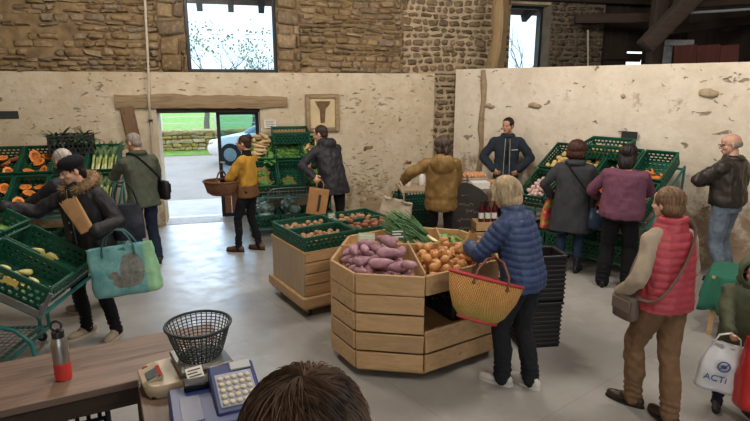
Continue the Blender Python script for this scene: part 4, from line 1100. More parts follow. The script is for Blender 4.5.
# ================================================================== PEOPLE
M_SKIN = simple('skin', '#b98a70', .55, .08, 14, .15, 90, sub=.08); M_SKINP = simple('pale_skin', '#c79c86', .55, .08, 14, .15, 90, sub=.08)
M_EYEW = simple('eye_white', '#a89f94', .3, .03, 5, 0); M_IRIS = simple('eye_iris', '#2e2019', .2, .1, 5, 0); M_LIP = simple('lips', '#9c5f54', .5, .08, 20, .1)
M_BLK = simple('black_plastic', '#17181a', .4, .1, 8, 0)
def hairmat(nm, h, h2, sc=60):
    s = NT(nm); f = s.noise(1, 4, .6, vec=s.mapped((sc, sc, 5)), dist=.6)
    s.col(s.ramp(f, [(.3, hx(h)), (.7, hx(h2))])); s.set(Roughness=.55, Specular_IOR_Level=.35); s.bump(f, .7, .006); return s.m
H_DK = hairmat('dark_brown_hair', '#1e1612', '#3d2d22'); H_BR = hairmat('brown_hair', '#3a2818', '#6b4f36'); H_GR = hairmat('grey_hair', '#6a625b', '#9c948b'); H_WH = hairmat('white_hair', '#8f8681', '#c5bcb5')
H_BL = hairmat('blond_hair', '#85704f', '#cbb694'); H_BK = hairmat('black_hair', '#0e0c0c', '#241d1b'); H_AU = hairmat('auburn_hair', '#2a1712', '#4c2a1e'); H_TA = hairmat('tawny_hair', '#3a281b', '#86684a')

def ik(a, b, l1, l2, hint):
    a = V(a); b = V(b); d = b-a; L = min(max(d.length, abs(l1-l2)+.01), (l1+l2)*.998); u = d.normalized()
    x = (l1*l1-l2*l2+L*L)/(2*L); h = sqrt(max(l1*l1-x*x, 0)); hp = V(hint); hp = hp-u*hp.dot(u)
    hp = hp.normalized() if hp.length > 1e-5 else u.orthogonal().normalized()
    return a+u*x+hp*h, a+u*L
def segdist(p, a, b):
    d = b-a; t = max(0, min(1, (p-a).dot(d)/max(d.length_squared, 1e-9))); q = a+d*t; return (p-q).length, t*d.length

class Person:
    def __init__(s, label, x, y, face, h=1.7, lean=0, side=0, twist=0, sw=.185, bulk=1.0, hyaw=0, hpitch=0, hside=0,
                 feet=None, hands=None, skin=None, z0=0, hipw=.09, seed=1, elbow=None, knee=(0, 1, 0)):
        s.k = k = h/1.70; s.seed = seed; s.bulk = bulk; s.skin = skin or M_SKIN
        s.t = thing('person', label, 'person', (x, y, z0), R(face)); s.Wm = TR(x, y, z0) @ RZ(R(face)); s.Wi = s.Wm.inverted()
        s.piv = V((0, 0, .93*k)); s.lean = R(lean); s.side = R(side); s.twist = R(twist)
        s.sh = {1: s.W(V((sw*k, 0, 1.345*k))), -1: s.W(V((-sw*k, 0, 1.345*k)))}
        s.neck0 = s.W(V((0, -.005, 1.42*k))); top = s.W(V((0, .012, 1.5*k)))
        s.Rh = (MX.Rotation(R(hyaw), 3, 'Z') @ MX.Rotation(R(hside), 3, 'Y') @ MX.Rotation(-R(hpitch), 3, 'X'))
        s.hc = top+s.Rh @ V((0, .015*k, .085*k))
        feet = feet or {1: (.09, .02, -8), -1: (-.09, -.02, 8)}
        s.leg = {}; s.feet = {}
        for sd in (1, -1):
            fx, fy, fa = feet[sd][:3]; lift = feet[sd][3] if len(feet[sd]) > 3 else 0
            hip = s.piv+V((sd*hipw*k, 0, -.03*k)); an = V((fx, fy, .085*k+lift))
            kn, an = ik(hip, an, .425*k, .41*k, V(knee)+V((sd*.1, 0, 0))); s.leg[sd] = (hip, kn, an); s.feet[sd] = (an.x, an.y, R(fa), max(0, an.z-.085*k))
        s.arm = {}; s.hand = {}
        hands = hands or {}
        for sd in (1, -1):
            tg = hands.get(sd, {}); p = tg.get('at', (sd*(sw+.06)*k, .04, .78*k))
            if tg.get('world'): p = s.Wi @ V(p)
            hint = tg.get('hint', (sd*.5, -1, -.2))
            el, wr_p = ik(s.sh[sd], V(p), .285*k, .25*k, V(hint)); s.arm[sd] = (s.sh[sd], el, wr_p)
            d = V(tg['dir']) if 'dir' in tg else (wr_p-el).normalized(); n = V(tg.get('palm', (-sd, 0, 0)))
            s.hand[sd] = (wr_p, d.normalized(), n, tg.get('curl', 25))
        s.body()
    def W(s, p):
        k = s.k; w = smooth01((p.z-.84*k)/(.26*k))
        if w <= 0: return p.copy()
        return s.piv+MX.Rotation(s.twist*w, 3, 'Z') @ (MX.Rotation(s.side*w, 3, 'Y') @ (MX.Rotation(-s.lean*w, 3, 'X') @ (p-s.piv)))
    def grip(s, sd, d=.085):
        w, u, n, c = s.hand[sd]; return s.Wm @ (w+u*d*s.k+(n-u*n.dot(u)).normalized()*.025)
    def world(s, p): return s.Wm @ V(p)
    def head(s, p): return s.hc+s.Rh @ (V(p)*s.k)
    def rings(s, mb, rr, n=20, ex=2.4, b=None):
        k = s.k; b = b or s.bulk; out = []
        for z, rx, ry, yo in rr:
            ring = []
            for j in range(n):
                a = 2*pi*j/n; c, q = cos(a), sin(a); m = (abs(c)**ex+abs(q)**ex)**(-1/ex)
                ring.append(s.W(V((rx*b*k*c*m, (ry*q*m)*b*k+yo*k, z*k))))
            out.append(ring)
        mb.loft(out)
    def body(s):
        k = s.k; mb = MB(); f = s.head; Rh = s.Rh
        E = lambda p, r, seg=16, rg=10: mb.ell(f(p), tuple(a*k for a in r), Rh, seg, rg)
        E((0, -.012, .022), (.074, .093, .088)); E((0, .022, -.04), (.06, .066, .068)); E((0, .045, -.07), (.042, .045, .04)); E((0, .068, -.092), (.024, .02, .018))
        E((0, .06, .045), (.055, .03, .035)); E((0, .078, .018), (.05, .013, .011)); E((.035, .062, -.03), (.024, .022, .022)); E((-.035, .062, -.03), (.024, .022, .022))
        mb.cap(f((0, .088, .012)), .009*k, f((0, .108, -.026)), .0135*k, 10); E((.011, .098, -.03), (.009, .01, .008), 8, 6); E((-.011, .098, -.03), (.009, .01, .008), 8, 6)
        E((0, .086, -.057), (.022, .01, .007), 10, 6); E((0, .084, -.067), (.019, .01, .008), 10, 6)
        for sd in (1, -1): mb.ell(f((sd*.076, -.004, -.012)), (.009*k, .019*k, .031*k), Rh @ MX.Rotation(sd*-.35, 3, 'Z'), 10, 8)
        mb.cap(s.neck0, .058*k, f((0, -.018, -.05)), .05*k, 14)
        s.rings(mb, [(.86, .12, .09, 0), (.95, .135, .095, 0), (1.08, .12, .085, 0), (1.25, .145, .095, 0), (1.36, .14, .085, 0), (1.42, .075, .06, 0)], 16)
        for sd in (1, -1):
            a, e, w = s.arm[sd]; mb.chain([s.neck0+V((sd*.04, 0, -.04)), a, e, w], [.04*k, .05*k, .038*k, .025*k]); s.mkhand(mb, sd)
            h, kn, an = s.leg[sd]; mb.chain([h, kn, an], [.07*k, .046*k, .033*k])
            fx, fy, fa, lz = s.feet[sd]; d = V((-sin(fa), cos(fa), 0)); b0 = V((fx, fy, lz+.04*k)); mb.cap(b0-d*.03*k, .03*k, b0+d*.12*k-V((0, 0, .012)), .024*k)
        s.bodyo = vmesh(mb, 'body', s.skin, s.t, .0062, 2)
        for sd in (1, -1):
            m = MB(); m.ell(f((sd*.03, .0825, .001)), (.0115*k, .008*k, .0055*k), Rh, 12, 8); e = m.build('eye', M_EYEW, s.t)
            m = MB(); m.ell(f((sd*.03, .0885, .001)), (.0056*k, .0035*k, .0052*k), Rh, 10, 6); m.build('iris', M_IRIS, e)
        m = MB(); m.ell(f((0, .0925, -.0575)), (.02*k, .006*k, .0045*k), Rh, 12, 6); m.ell(f((0, .0905, -.066)), (.017*k, .006*k, .005*k), Rh, 12, 6); m.build('mouth', M_LIP, s.t)
    def mkhand(s, mb, sd):
        w, u, n, curl = s.hand[sd]; k = s.k; n = (n-u*n.dot(u)).normalized(); t = u.cross(n)*(-sd)      # thumb side
        Mx = MX((t, u, n)).transposed()
        mb.ell(w+u*.045*k, (.037*k, .055*k, .0165*k), Mx, 14, 10); mb.cap(w-u*.02*k, .025*k, w+u*.02*k, .024*k)
        c = R(curl)
        for off, L, r in ((.029, .066, .0088), (.0098, .076, .0092), (-.0098, .071, .0088), (-.0285, .056, .0078)):
            b0 = w+(u*.083+t*off)*k; p = [b0]; a = 0; d = u
            for q in (.45, .32, .23): a += c*(1.0 if q > .4 else .9); d = u*cos(a)+n*sin(a)+t*off*.8; p.append(p[-1]+d.normalized()*L*q*k)
            mb.chain(p, [r*k, r*.95*k, r*.88*k, r*.75*k], 8)
        b0 = w+(u*.025+t*.027)*k; p1 = b0+(u*.55+t*.7+n*.35).normalized()*.04*k; p2 = p1+(u*.85+t*.2+n*.45).normalized()*.03*k
        mb.chain([b0, p1, p2], [.0135*k, .0105*k, .0085*k], 8)
    # ---- clothing
    def limbs(s):
        L = []
        for sd in (1, -1):
            a, e, w = s.arm[sd]; L += [(a, e), (e, w)]
        return L
    def quilt(s, sp, amp, base, zone=None):
        L = s.limbs(); k = s.k
        def f(p, n):
            best = min(((segdist(p, a, b)) for a, b in L), key=lambda q: q[0])
            q = best[1] if best[0] < .085*k and abs(p.x) > .15*k else p.z-.35*p.y*math.tan(s.lean)
            r = abs(sin(pi*q/sp)); return amp*(r**.6-.6)+base(p, n)
        return f
    def top(s, name, mat, rr, slv=(.078, .062, .048), upto=1.0, vox=.0095, wrk=.012, quilt=None, extra=None, b=None, sm=3, seed=0, shoulder=True, wsc=9):
        mb = MB(); k = s.k; s.rings(mb, rr, b=b)
        if slv:
            for sd in (1, -1):
                a, e, w = s.arm[sd]; w2 = e+(w-e)*upto
                c0 = s.W(V((sd*.08*k, 0, 1.365*k)))
                mb.chain([c0, a], [.066*k, slv[0]*.9*k]); mb.chain([a, e, w2] if upto > .02 else [a, e], [slv[0]*.9*k, slv[1]*.94*k, slv[2]*k])
        if extra: extra(mb)
        base = wr(wrk, wsc, s.seed+seed)
        return vmesh(mb, name, mat, s.t, vox, sm, s.quilt(*quilt, base) if quilt else base)
    def trousers(s, mat, r=(.098, .068, .056), waist=.155, depth=.118, wrk=.008, bottom=1.0, nm='trousers', hem=.02):
        mb = MB(); k = s.k
        s.rings(mb, [(.84, waist*.98, depth*.95, -.008), (.9, waist, depth, -.012), (.97, waist*.97, depth*.95, -.005), (1.04, waist*.88, depth*.88, 0)], 18, 2.2)
        for sd in (1, -1):
            h, kn, an = s.leg[sd]; lo = kn+(an-kn)*bottom
            mb.chain([h+V((0, -.008, 0)), (h+kn)/2, kn, (kn+lo)/2+V((0, -.012, 0)), lo-V((0, 0, hem))], [r[0]*k, (r[0]*.52+r[1]*.48)*k, r[1]*k, (r[1]*.55+r[2]*.5)*k, r[2]*k])
        base = wr(wrk, 13, s.seed+5, .8)
        def f(p, n):
            lo_ = max(0, 1-abs(p.z-.14*k)/(.12*k)); return base(p, n)+.006*lo_*sin(p.z*150+4*noise.noise(p*8))
        return vmesh(mb, nm, mat, s.t, .0095, 3, f)
    def shoes(s, mat, sole=None, w=1.0, boot=0, L=1.0):
        k = s.k
        for sd in (1, -1):
            fx, fy, fa, lz = s.feet[sd]; mb = MB(); M_ = MX.Rotation(fa, 3, 'Z'); b0 = V((fx, fy, lz)); P = lambda x, y, z: b0+M_ @ (V((x, y, z))*k)
            mb.ell(P(0, .11*L, .04), (.043*k*w, .085*k*L, .036*k), M_); mb.ell(P(0, .03, .05), (.038*k*w, .09*k, .045*k), M_); mb.ell(P(0, -.045, .048), (.036*k*w, .045*k, .045*k), M_)
            mb.cap(P(0, -.012, .07), .045*k, P(0, -.014, .085+boot), .043*k)
            me = voxel(mb, .007, 2)
            for v in me.vertices: v.co.z = max(v.co.z, lz+.014)
            me.materials.clear(); me.materials.append(mat); fin(me, True, 50); o = link('shoe', me, s.t)
            mb = MB(); n = 22; rg = []
            for z in (0.0, .004, .022):
                ring = []
                for j in range(n):
                    a = 2*pi*j/n; y = sin(a); ww = .043*w*(1 if y > 0 else .86); yy = .05+y*(.147*L if y > 0 else .143); ring.append(P(ww*cos(a)*(1.02 if z else .97), yy, z/k))
                rg.append(ring)
            mb.loft(rg); mb.build('sole', sole or M_RUB, o)
            if sole:
                mb = MB()
                for i in range(4): y = .06+.022*i; z = .093-.009*i; mb.tube([P(-.022, y, z-.006), P(0, y+.004, z), P(.022, y, z-.006)], .0035*k, 5)
                mb.build('laces', sole, o)
    def hair(s, mat, parts, vox=.0075, amp=.007, name='hair', freq=14, sm=2):
        mb = MB(); k = s.k
        for p, r in parts: mb.ell(s.head(p), tuple(a*k for a in r), s.Rh, 16, 10)
        Ri = s.Rh.inverted(); hc = s.hc
        def f(p, n):
            q = Ri @ (p-hc); a = math.atan2(q.x, -q.y+.02); z = q.z
            return amp*(noise.noise(V((a*freq*.5, z*9, s.seed)))+.6*noise.noise(V((a*freq, z*14, s.seed+4))))
        return vmesh(mb, name, mat, s.t, vox, sm, f)
    def strands(s, mat, parent, n, starts, L, r=.0016, grav=.5, curl=.2, name='hair_strands'):
        """fine locks lying on the hair: starts(rng)-> head-space point and direction"""
        rn = random.Random(s.seed*31); mb = MB(); k = s.k
        for _ in range(n):
            p, d, c, rad = starts(rn); q = V(p); d = V(d).normalized(); pts = []; m = 7; st = rn.uniform(*L)/m; bend = V((rn.gauss(0, curl), rn.gauss(0, curl), rn.gauss(0, curl)))
            for i in range(m+1):
                pts.append(s.head(q)); q = q+d*st; d = (d+V((0, 0, -grav/m))+bend/m).normalized()
                e = V(((q.x-c[0])/rad[0], (q.y-c[1])/rad[1], (q.z-c[2])/rad[2]))
                if e.length < 1.0 or e.length > 1.05: q = V(c)+V((e.x*rad[0], e.y*rad[1], e.z*rad[2]))/max(e.length, .05)*(1.0 if e.length < 1 else 1.05)
            mb.tube(pts, [r*k*(1-.8*(i/m)**2) for i in range(m+1)], 3)
        return mb.build(name, mat, parent, recalc=False)
    def glasses(s, mat=None):
        mb = MB(); f = s.head
        for sd in (1, -1):
            mb.tube([f((sd*.033+.021*cos(a*pi/6), .103, .0+.016*sin(a*pi/6))) for a in range(12)], .0022*s.k, 6, closed=True)
            mb.tube([f((sd*.054, .102, .004)), f((sd*.078, .06, .006)), f((sd*.08, -.005, .004))], .002*s.k, 6)
        mb.tube([f((-.012, .104, .003)), f((0, .107, .006)), f((.012, .104, .003))], .002*s.k, 6)
        mb.build('glasses', mat or M_BLK, s.t)
    def collar(s, mat, z=1.43, r=(.085, .08), h=.05, th=.016, name='collar', fold=.2, par=None):
        mb = MB(); k = s.k; n = 22; R1 = []
        for zz, e in ((z, 1.08), (z+h*.5, 1.02), (z+h, 1.0+fold*.3), (z+h*.55, 1.12+fold), (z-.01, 1.25+fold)):
            R1.append([s.W(V((r[0]*e*k*cos(2*pi*j/n), (r[1]*e*sin(2*pi*j/n)-.008)*k, zz*k+.004*noise.noise(V((j*.8, zz*20, s.seed)))))) for j in range(n)])
        mb.loft(R1, False, closed=True); return mb.build(name, mat, par or s.t, ang=180)
    def strap(s, pts, w, mat, name='strap', th=.006, par=None):
        mb = MB(); mb.tube(pts, w, 8, flat=th/w if th < w else 1); return mb.build(name, mat, par or s.t)

JK = [(.80, .19, .14, 0), (.95, .178, .13, 0), (1.1, .18, .128, 0), (1.25, .195, .13, 0), (1.36, .185, .115, 0), (1.42, .12, .088, -.004), (1.465, .078, .072, -.004)]
SHORT = [((0, -.016, .032), (.081, .094, .088)), ((0, -.05, -.02), (.068, .052, .062))]
BOB = SHORT+[((.055, -.02, -.03), (.034, .062, .085)), ((-.055, -.02, -.03), (.034, .062, .085)), ((0, -.055, -.045), (.075, .05, .09))]
def jeans(nm, h, h2=None): return fabric(nm, h, .18, 500, .85, .3, h2, 9)

# 1 --- woman in the black cap and parka (near left)
pA = Person('woman in black cap and dark parka with fur collar, reaching into crates at left', -2.58, 4.74, 160, 1.70, lean=3, side=3, hyaw=-20, hpitch=16, seed=1, sw=.18, bulk=1.1,
            feet={1: (.12, .06, -12), -1: (-.17, .0, 14)}, hands={1: dict(at=(-3.2, 4.56, 1.27), world=True, hint=(.3, -.3, -1), palm=(0, 0, -1), curl=22), -1: dict(at=(-2.36, 4.42, 1.1), world=True, hint=(-.7, -.5, -1), dir=(.75, .3, .4), palm=(.4, -.5, .6), curl=45)}, skin=M_SKINP)
m_park = shiny_fabric('black_parka_cloth', '#1d1e23', .6)
pA.trousers(fabric('black_trousers', '#17181c', .1), r=(.092, .06, .05)); pA.shoes(fabric('cream_suede', '#a89a85', .14), simple('cream_sole', '#c0b6a4', .6, .1))
jk = pA.top('parka', m_park, [(.74, .205, .155, 0), (.85, .2, .15, 0), (1.0, .188, .14, 0), (1.1, .185, .138, 0), (1.25, .2, .14, 0), (1.36, .19, .122, 0), (1.43, .125, .1, -.004), (1.48, .085, .08, -.01)], (.084, .07, .058), wrk=.016)
mb = MB()
for i in range(7): mb.ell(pA.W(V((.05*pA.k, .148, (.86+.09*i)*pA.k))), (.009, .006, .009))
mb.build('press_stud', simple('metal_stud', '#a9a49a', .3, .1, metal=.8), jk)
mb = MB(); mb.tube([pA.W(V((.0, (.158-.02*max(0, i-8)*.5)*pA.k, (.8+.07*i)*pA.k))) for i in range(10)], .006, 6); mb.build('zip', simple('dull_zip', '#6d6a66', .4, .1, metal=.5), jk)
def furcollar(s, mat, nm='fur_collar'):
    mb = MB(); rn = random.Random(4); k = s.k; n = 26
    c = lambda a: s.W(V((.118*k*sin(a), (-.05-.075*cos(a)+.1*(1-cos(a))*.5)*k, (1.5-.045*(1-cos(a)))*k)))
    pts = [c(-2.5+5.0*i/(n-1)) for i in range(n)]; mb.tube(pts, [.026*k+.022*k*sin(pi*i/(n-1)) for i in range(n)], 10)
    for _ in range(1500):
        i = rn.randrange(n-1); p = pts[i].lerp(pts[i+1], rn.random()); d = V((rn.gauss(0, 1), rn.gauss(0, 1), rn.gauss(0, 1))).normalized()
        mb.tube([p+d*.03*k, p+d*.055*k+V((0, 0, -.002)), p+d*.075*k+V((0, 0, -.008))], [.0028, .002, .0004], 3)
    return mb.build(nm, mat, s.t, recalc=False)
furcollar(pA, simple('tan_fur', '#7d6448', .9, .3, 50, .3, h2='#a88a66'))
pA.hair(H_BK, SHORT+[((0, -.06, -.05), (.06, .04, .06))])
mb = MB(); f = pA.head; k = pA.k
mb.ell(f((0, -.018, .068)), (.102*k, .118*k, .058*k), pA.Rh, 20, 12); mb.ell(f((0, -.012, .04)), (.09*k, .104*k, .04*k), pA.Rh, 20, 12)
mb.ell(f((0, .095, .04)), (.072*k, .062*k, .011*k), pA.Rh @ MX.Rotation(-.25, 3, 'X'), 18, 8); mb.ell(f((0, -.018, .125)), (.01*k, .01*k, .008*k), pA.Rh)
vmesh(mb, 'cap', fabric('black_wool_cap', '#16171d', .12), pA.t, .007, 2)
# 2 --- grey-haired man behind her
pB = Person('grey haired man bending toward the pumpkin crates behind the woman in the black cap', -2.92, 5.28, 62, 1.72, lean=16, hyaw=10, hpitch=25, seed=2, hands={-1: dict(at=(-.2, .62, 1.1)), 1: dict(at=(.2, .5, 1.02))}, feet={1: (.15, .0, -10), -1: (-.12, .06, 10)}, skin=M_SKINP)
pB.trousers(jeans('dark_blue_jeans', '#23293a')); pB.shoes(fabric('greyish_suede', '#8f8674', .14), simple('pale_sole', '#a9a294', .6, .1))
pB.top('jacket', shiny_fabric('navy_jacket_cloth', '#20232e', .65), JK, b=1.05); pB.collar(shiny_fabric('navy_collar_cloth', '#1c1f29', .65)); pB.hair(H_WH, SHORT, amp=.004)
# 3 --- man in the green jacket at the leeks
pC = Person('grey haired man in green jacket with crossbody bag choosing leeks by the doorway', -2.98, 6.82, 48, 1.72, lean=6, hyaw=28, hpitch=14, seed=3, hands={-1: dict(at=(-.12, .46, 1.13), hint=(-1, -.4, -.6), palm=(1, 0, -.3)), 1: dict(at=(.18, .36, 1.0), hint=(1, -.5, -.4))}, feet={1: (.1, -.04, -10), -1: (-.1, .08, 6)})
pC.trousers(jeans('indigo_jeans', '#222d42'), r=(.098, .072, .064)); pC.shoes(simple('black_leather_shoe', '#1b1a1a', .4, .1))
pC.top('jacket', fabric('olive_green_jacket_cloth', '#50574b', .12), [(.78, .2, .15, 0)]+JK[1:], b=1.05, wrk=.014); pC.collar(fabric('olive_green_collar', '#47503f', .1)); pC.hair(H_GR, SHORT, amp=.004)
def crossbody(s, sd, mat, lab, bagmat, name='crossbody_bag', bw=.24, bh=.24, bd=.09, z=.9, y=0.0, w=.016, ang=0):
    """strap from the far shoulder over chest and back to a bag at the hip; a thing of its own"""
    k = s.k; t = thing(name, lab, 'bag'); t.matrix_world = s.Wm
    P = lambda x, yy, zz: s.W(V((x*k, yy*k, zz*k)))
    loop = []
    for i in range(29):
        a = -pi+2*pi*i/28; u = .5+.5*cos(a); x = -sd*.115*u**.8+sd*.215*(1-u)**.9; zz = 1.435*u+(z+bh*.5)*(1-u)
        th = sin(a); loop.append(P(x*(1.0), (.165 if th > 0 else -.165)*abs(th)**.55*s.bulk-.004, zz+.012*u))
    mb = MB(); mb.tube(loop, w, 8, closed=True, flat=.25); mb.build('strap', mat, t)
    c = P(sd*(.215+bd*.35), y, z); mb = MB(); Rt = MX.Rotation(ang, 3, 'Z')
    rg = []
    for zz, e in ((-.5, .86), (-.46, .98), (-.1, 1.04), (.3, .98), (.48, .92), (.5, .86)):
        rg.append([c+Rt @ V((e*bd/2*(abs(cos(a))**.5)*(1 if cos(a) > 0 else -1), e*bw/2*(abs(sin(a))**.5)*(1 if sin(a) > 0 else -1), zz*bh)) for a in [2*pi*j/24 for j in range(24)]])
    mb.loft(rg); b = mb.build('pouch', bagmat, t, ang=50)
    mb = MB(); q = c+Rt @ V((sd*bd*.52, 0, bh*.12)); mb.box(q, (.012, bw*.9, bh*.5), Rt, .005); mb.build('flap', mat, t)
    return t
m_bkbag = shiny_fabric('black_bag_cloth', '#16171a', .55)
crossbody(pC, 1, m_bkbag, 'black crossbody bag worn by the man in the green jacket', m_bkbag, z=.95, y=-.06)
# 4 --- woman in the yellow jumper by the door
pD = Person('woman in mustard yellow knit jumper carrying a wicker basket by the doorway', -1.77, 7.38, 74, 1.64, lean=-2, hyaw=6, hpitch=4, seed=4, sw=.17, bulk=.92, hands={-1: dict(at=(-.1, .34, .98), hint=(-1, -.7, -.4), palm=(.6, 0, .8), curl=55), 1: dict(at=(.08, .36, 1.0), hint=(1, -.8, -.4), palm=(-.6, 0, .6), curl=55)}, feet={1: (.08, -.1, -6), -1: (-.09, .14, 4)})
pD.trousers(fabric('black_slim_trousers', '#17181d', .12), r=(.092, .06, .048)); pD.shoes(simple('brown_leather_shoe', '#5e3c26', .45, .15))
pD.top('roll_neck', fabric('black_roll_neck', '#15161a', .1), [(.86, .14, .105, 0), (1.1, .135, .098, 0), (1.3, .14, .095, 0), (1.38, .11, .085, 0), (1.43, .07, .07, 0), (1.5, .066, .064, .005)], (.056, .05, .042))
m_yel = fabric('mustard_knit', '#bd8f38', .14, 160, .95, .6)
jy = pD.top('jumper', m_yel, [(.99, .175, .132, 0), (1.1, .172, .128, 0), (1.25, .178, .128, 0), (1.34, .168, .115, 0), (1.41, .11, .09, 0)], (.076, .07, .066), upto=.12, wrk=.012, seed=2)
mb = MB(); pD.rings(mb, [(.82, .195, .148, 0), (.9, .192, .147, 0), (1.0, .191, .145, 0)]); vmesh(mb, 'jumper_hem', fabric('brown_knit_hem', '#6e4f33', .2, 120, .95, .6), pD.t, .0095, 2, wr(.01, 9, 8))
pD.glasses()
pD.hair(H_DK, SHORT+[((0, -.075, .085), (.045, .045, .042))], amp=.009, freq=20)
# 5 --- man in the hooded black jacket
pE = Person('man in black hooded jacket leaning over the crates under the picture frame', -.6, 7.72, 46, 1.78, lean=20, hyaw=26, hpitch=12, seed=5, hands={-1: dict(at=(-.86, 7.42, 1.06), world=True, hint=(-.8, -.3, -1), palm=(.7, 0, -.4), curl=65), 1: dict(at=(.1, .55, 1.1), hint=(1, -.5, -.6), palm=(-1, 0, -.4))}, feet={1: (.12, -.14, -8), -1: (-.12, .1, 6)}, skin=M_SKINP)
m_hj = shiny_fabric('black_shell_cloth', '#202126', .6); pE.trousers(fabric('black_work_trousers', '#191a1d', .1)); pE.shoes(simple('black_boot', '#18181a', .5, .1), boot=.05)
def hood_extra(s, r=.1, dz=0, dy=0):
    def f(mb):
        k = s.k; P = lambda x, y, z: s.W(V((x*k, y*k, z*k)))
        mb.ell(P(0, -.095+dy, 1.40+dz), (r*1.25*k, .06*k, r*.95*k)); mb.chain([P(-.1, -.05, 1.45+dz), P(-.06, -.095, 1.45+dz), P(.06, -.095, 1.45+dz), P(.1, -.05, 1.45+dz)], [.04*k]*4); mb.chain([P(-.1, -.05, 1.45+dz), P(-.07, .06, 1.41+dz)], [.035*k, .025*k]); mb.chain([P(.1, -.05, 1.45+dz), P(.07, .06, 1.41+dz)], [.035*k, .025*k])
    return f
pE.top('hooded_jacket', m_hj, [(.74, .215, .165, -.01)]+JK[1:], b=1.08, wrk=.016, extra=hood_extra(pE)); pE.hair(H_DK, SHORT, amp=.004)
mb = MB(); q = [pE.W(V((.19*pE.k, (-.02+.1*cos(a))*pE.k-.01, (.98+.16*sin(a))*pE.k)))+V((.018, 0, 0)) for a in [pi*i/8 for i in range(9)]]; mb.tube(q, .005, 6); mb.build('pocket_piping', simple('grey_piping', '#6f7478', .6, .1), pE.t)
# 6 --- woman in the mustard puffer with tote
pF = Person('woman in mustard brown puffer coat seen from behind, cream tote on her arm', .87, 6.95, -6, 1.65, lean=2, hyaw=12, hpitch=6, seed=6, sw=.175, bulk=1.0, hands={-1: dict(at=(-.5, .2, 1.05), hint=(-.6, -1, .1), palm=(0, 0, -1), curl=60), 1: dict(at=(.06, .34, 1.02), hint=(.8, -.4, -1), palm=(-1, 0, 0))})
m_mus = shiny_fabric('mustard_puffer_shell', '#7d6133', .55, .14)
pF.trousers(fabric('black_leggings', '#1b1a1c', .1), r=(.088, .058, .046)); pF.shoes(simple('dark_boot', '#1e1b1a', .5, .1), boot=.06)
PUF = [(.72, .19, .15, 0), (.76, .212, .168, 0), (.84, .215, .17, 0), (.88, .2, .16, 0), (.93, .213, .168, 0), (1.1, .21, .165, 0), (1.25, .21, .155, 0), (1.36, .19, .125, 0), (1.43, .11, .1, 0), (1.47, .085, .08, 0)]
pF.top('puffer_coat', m_mus, PUF, (.092, .085, .066), wrk=.02, extra=hood_extra(pF, .135, -.05, -.05), sm=2, wsc=7)
pF.hair(hairmat('dull_brown_hair', '#241b15', '#574838'), [((0, -.02, .03), (.108, .115, .105)), ((.04, -.05, -.05), (.06, .06, .07)), ((-.04, -.05, -.05), (.06, .06, .07)), ((.03, -.11, -.07), (.03, .035, .07))], amp=.012, freq=20)
# 7 --- vendor
pG = Person('dark haired man in dark work jacket with pale zips, hands on hips by the wall', 2.1, 8.6, 168, 1.80, hyaw=-24, hpitch=2, seed=7, sw=.18, bulk=1.0, hands={-1: dict(at=(-.2, .1, 1.0), hint=(-1, -.35, .1), dir=(.6, .5, -.5), palm=(.6, -.6, 0), curl=40), 1: dict(at=(.2, .1, 1.0), hint=(1, -.35, .1), dir=(-.6, .5, -.5), palm=(-.6, -.6, 0), curl=40)}, skin=M_SKIN)
m_wj = fabric('blue_grey_work_cloth', '#2a323b', .12, 400); pG.trousers(m_wj, nm='work_trousers'); pG.shoes(simple('black_work_shoe', '#18181a', .5, .1))
jg = pG.top('work_jacket', m_wj, JK[:-1]+[(1.44, .085, .075, 0)], (.085, .07, .058), wrk=.014); pG.collar(m_wj, 1.42, (.08, .078), .05)
M_ZIP = simple('pale_zip_tape', '#b9b5a8', .6, .08)
for sx in (-1, 1):
    mb = MB(); mb.tube([pG.W(V((sx*(.045-.012*(i/9))*pG.k, (.1385+.003*sin(i)-.03*max(0, i-7)*.5)*pG.k, (.86+.06*i)*pG.k))) for i in range(10)], .009, 6, flat=.5); mb.build('zip', M_ZIP, jg)
mb = MB(); mb.box(pG.W(V((-.105*pG.k, .134*pG.k, 1.24*pG.k))), (.1, .008, .014), MX.Rotation(.1, 3, 'Y'), .002); mb.build('pocket_tape', M_ZIP, jg)
mb = MB(); pG.rings(mb, [(1.02, .03, .136, 0), (1.3, .034, .137, 0), (1.4, .04, .1, 0)], 12); vmesh(mb, 'shirt', fabric('black_shirt', '#17181b', .1), pG.t, .009, 2)
pG.hair(H_BK, [((0, -.018, .038), (.085, .097, .086)), ((0, -.05, -.01), (.076, .05, .05))], amp=.005)
# 8 --- woman in the grey coat
pH = Person('woman with auburn bob in long dark grey coat seen from behind at the crates', 2.44, 6.55, -22, 1.64, lean=3, hyaw=-16, hpitch=12, seed=8, sw=.18, bulk=1.12, hands={1: dict(at=(.16, .36, 1.02), hint=(1, -.4, -.5), palm=(-1, 0, 0), curl=50), -1: dict(at=(-.26, .16, .92), hint=(-1, -.6, -.3), palm=(1, 0, 0), curl=50)}, feet={1: (.12, -.02, -14), -1: (-.09, -.0, 8)})
pH.trousers(jeans('blue_slim_jeans', '#2b3a52'), r=(.09, .06, .05)); pH.shoes(simple('black_ankle_boot', '#161517', .4, .1), boot=.09)
m_gc = fabric('charcoal_wool', '#3b3d41', .16, 220, .95, .5)
pH.top('coat', m_gc, [(.56, .235, .18, 0), (.64, .228, .175, 0), (.8, .212, .16, 0), (.95, .198, .146, 0), (1.1, .19, .138, 0), (1.25, .196, .138, 0), (1.36, .185, .12, 0), (1.42, .12, .09, 0)], (.08, .066, .056), wrk=.014, wsc=6); pH.collar(m_gc, 1.41, (.088, .084), .06, fold=.3)
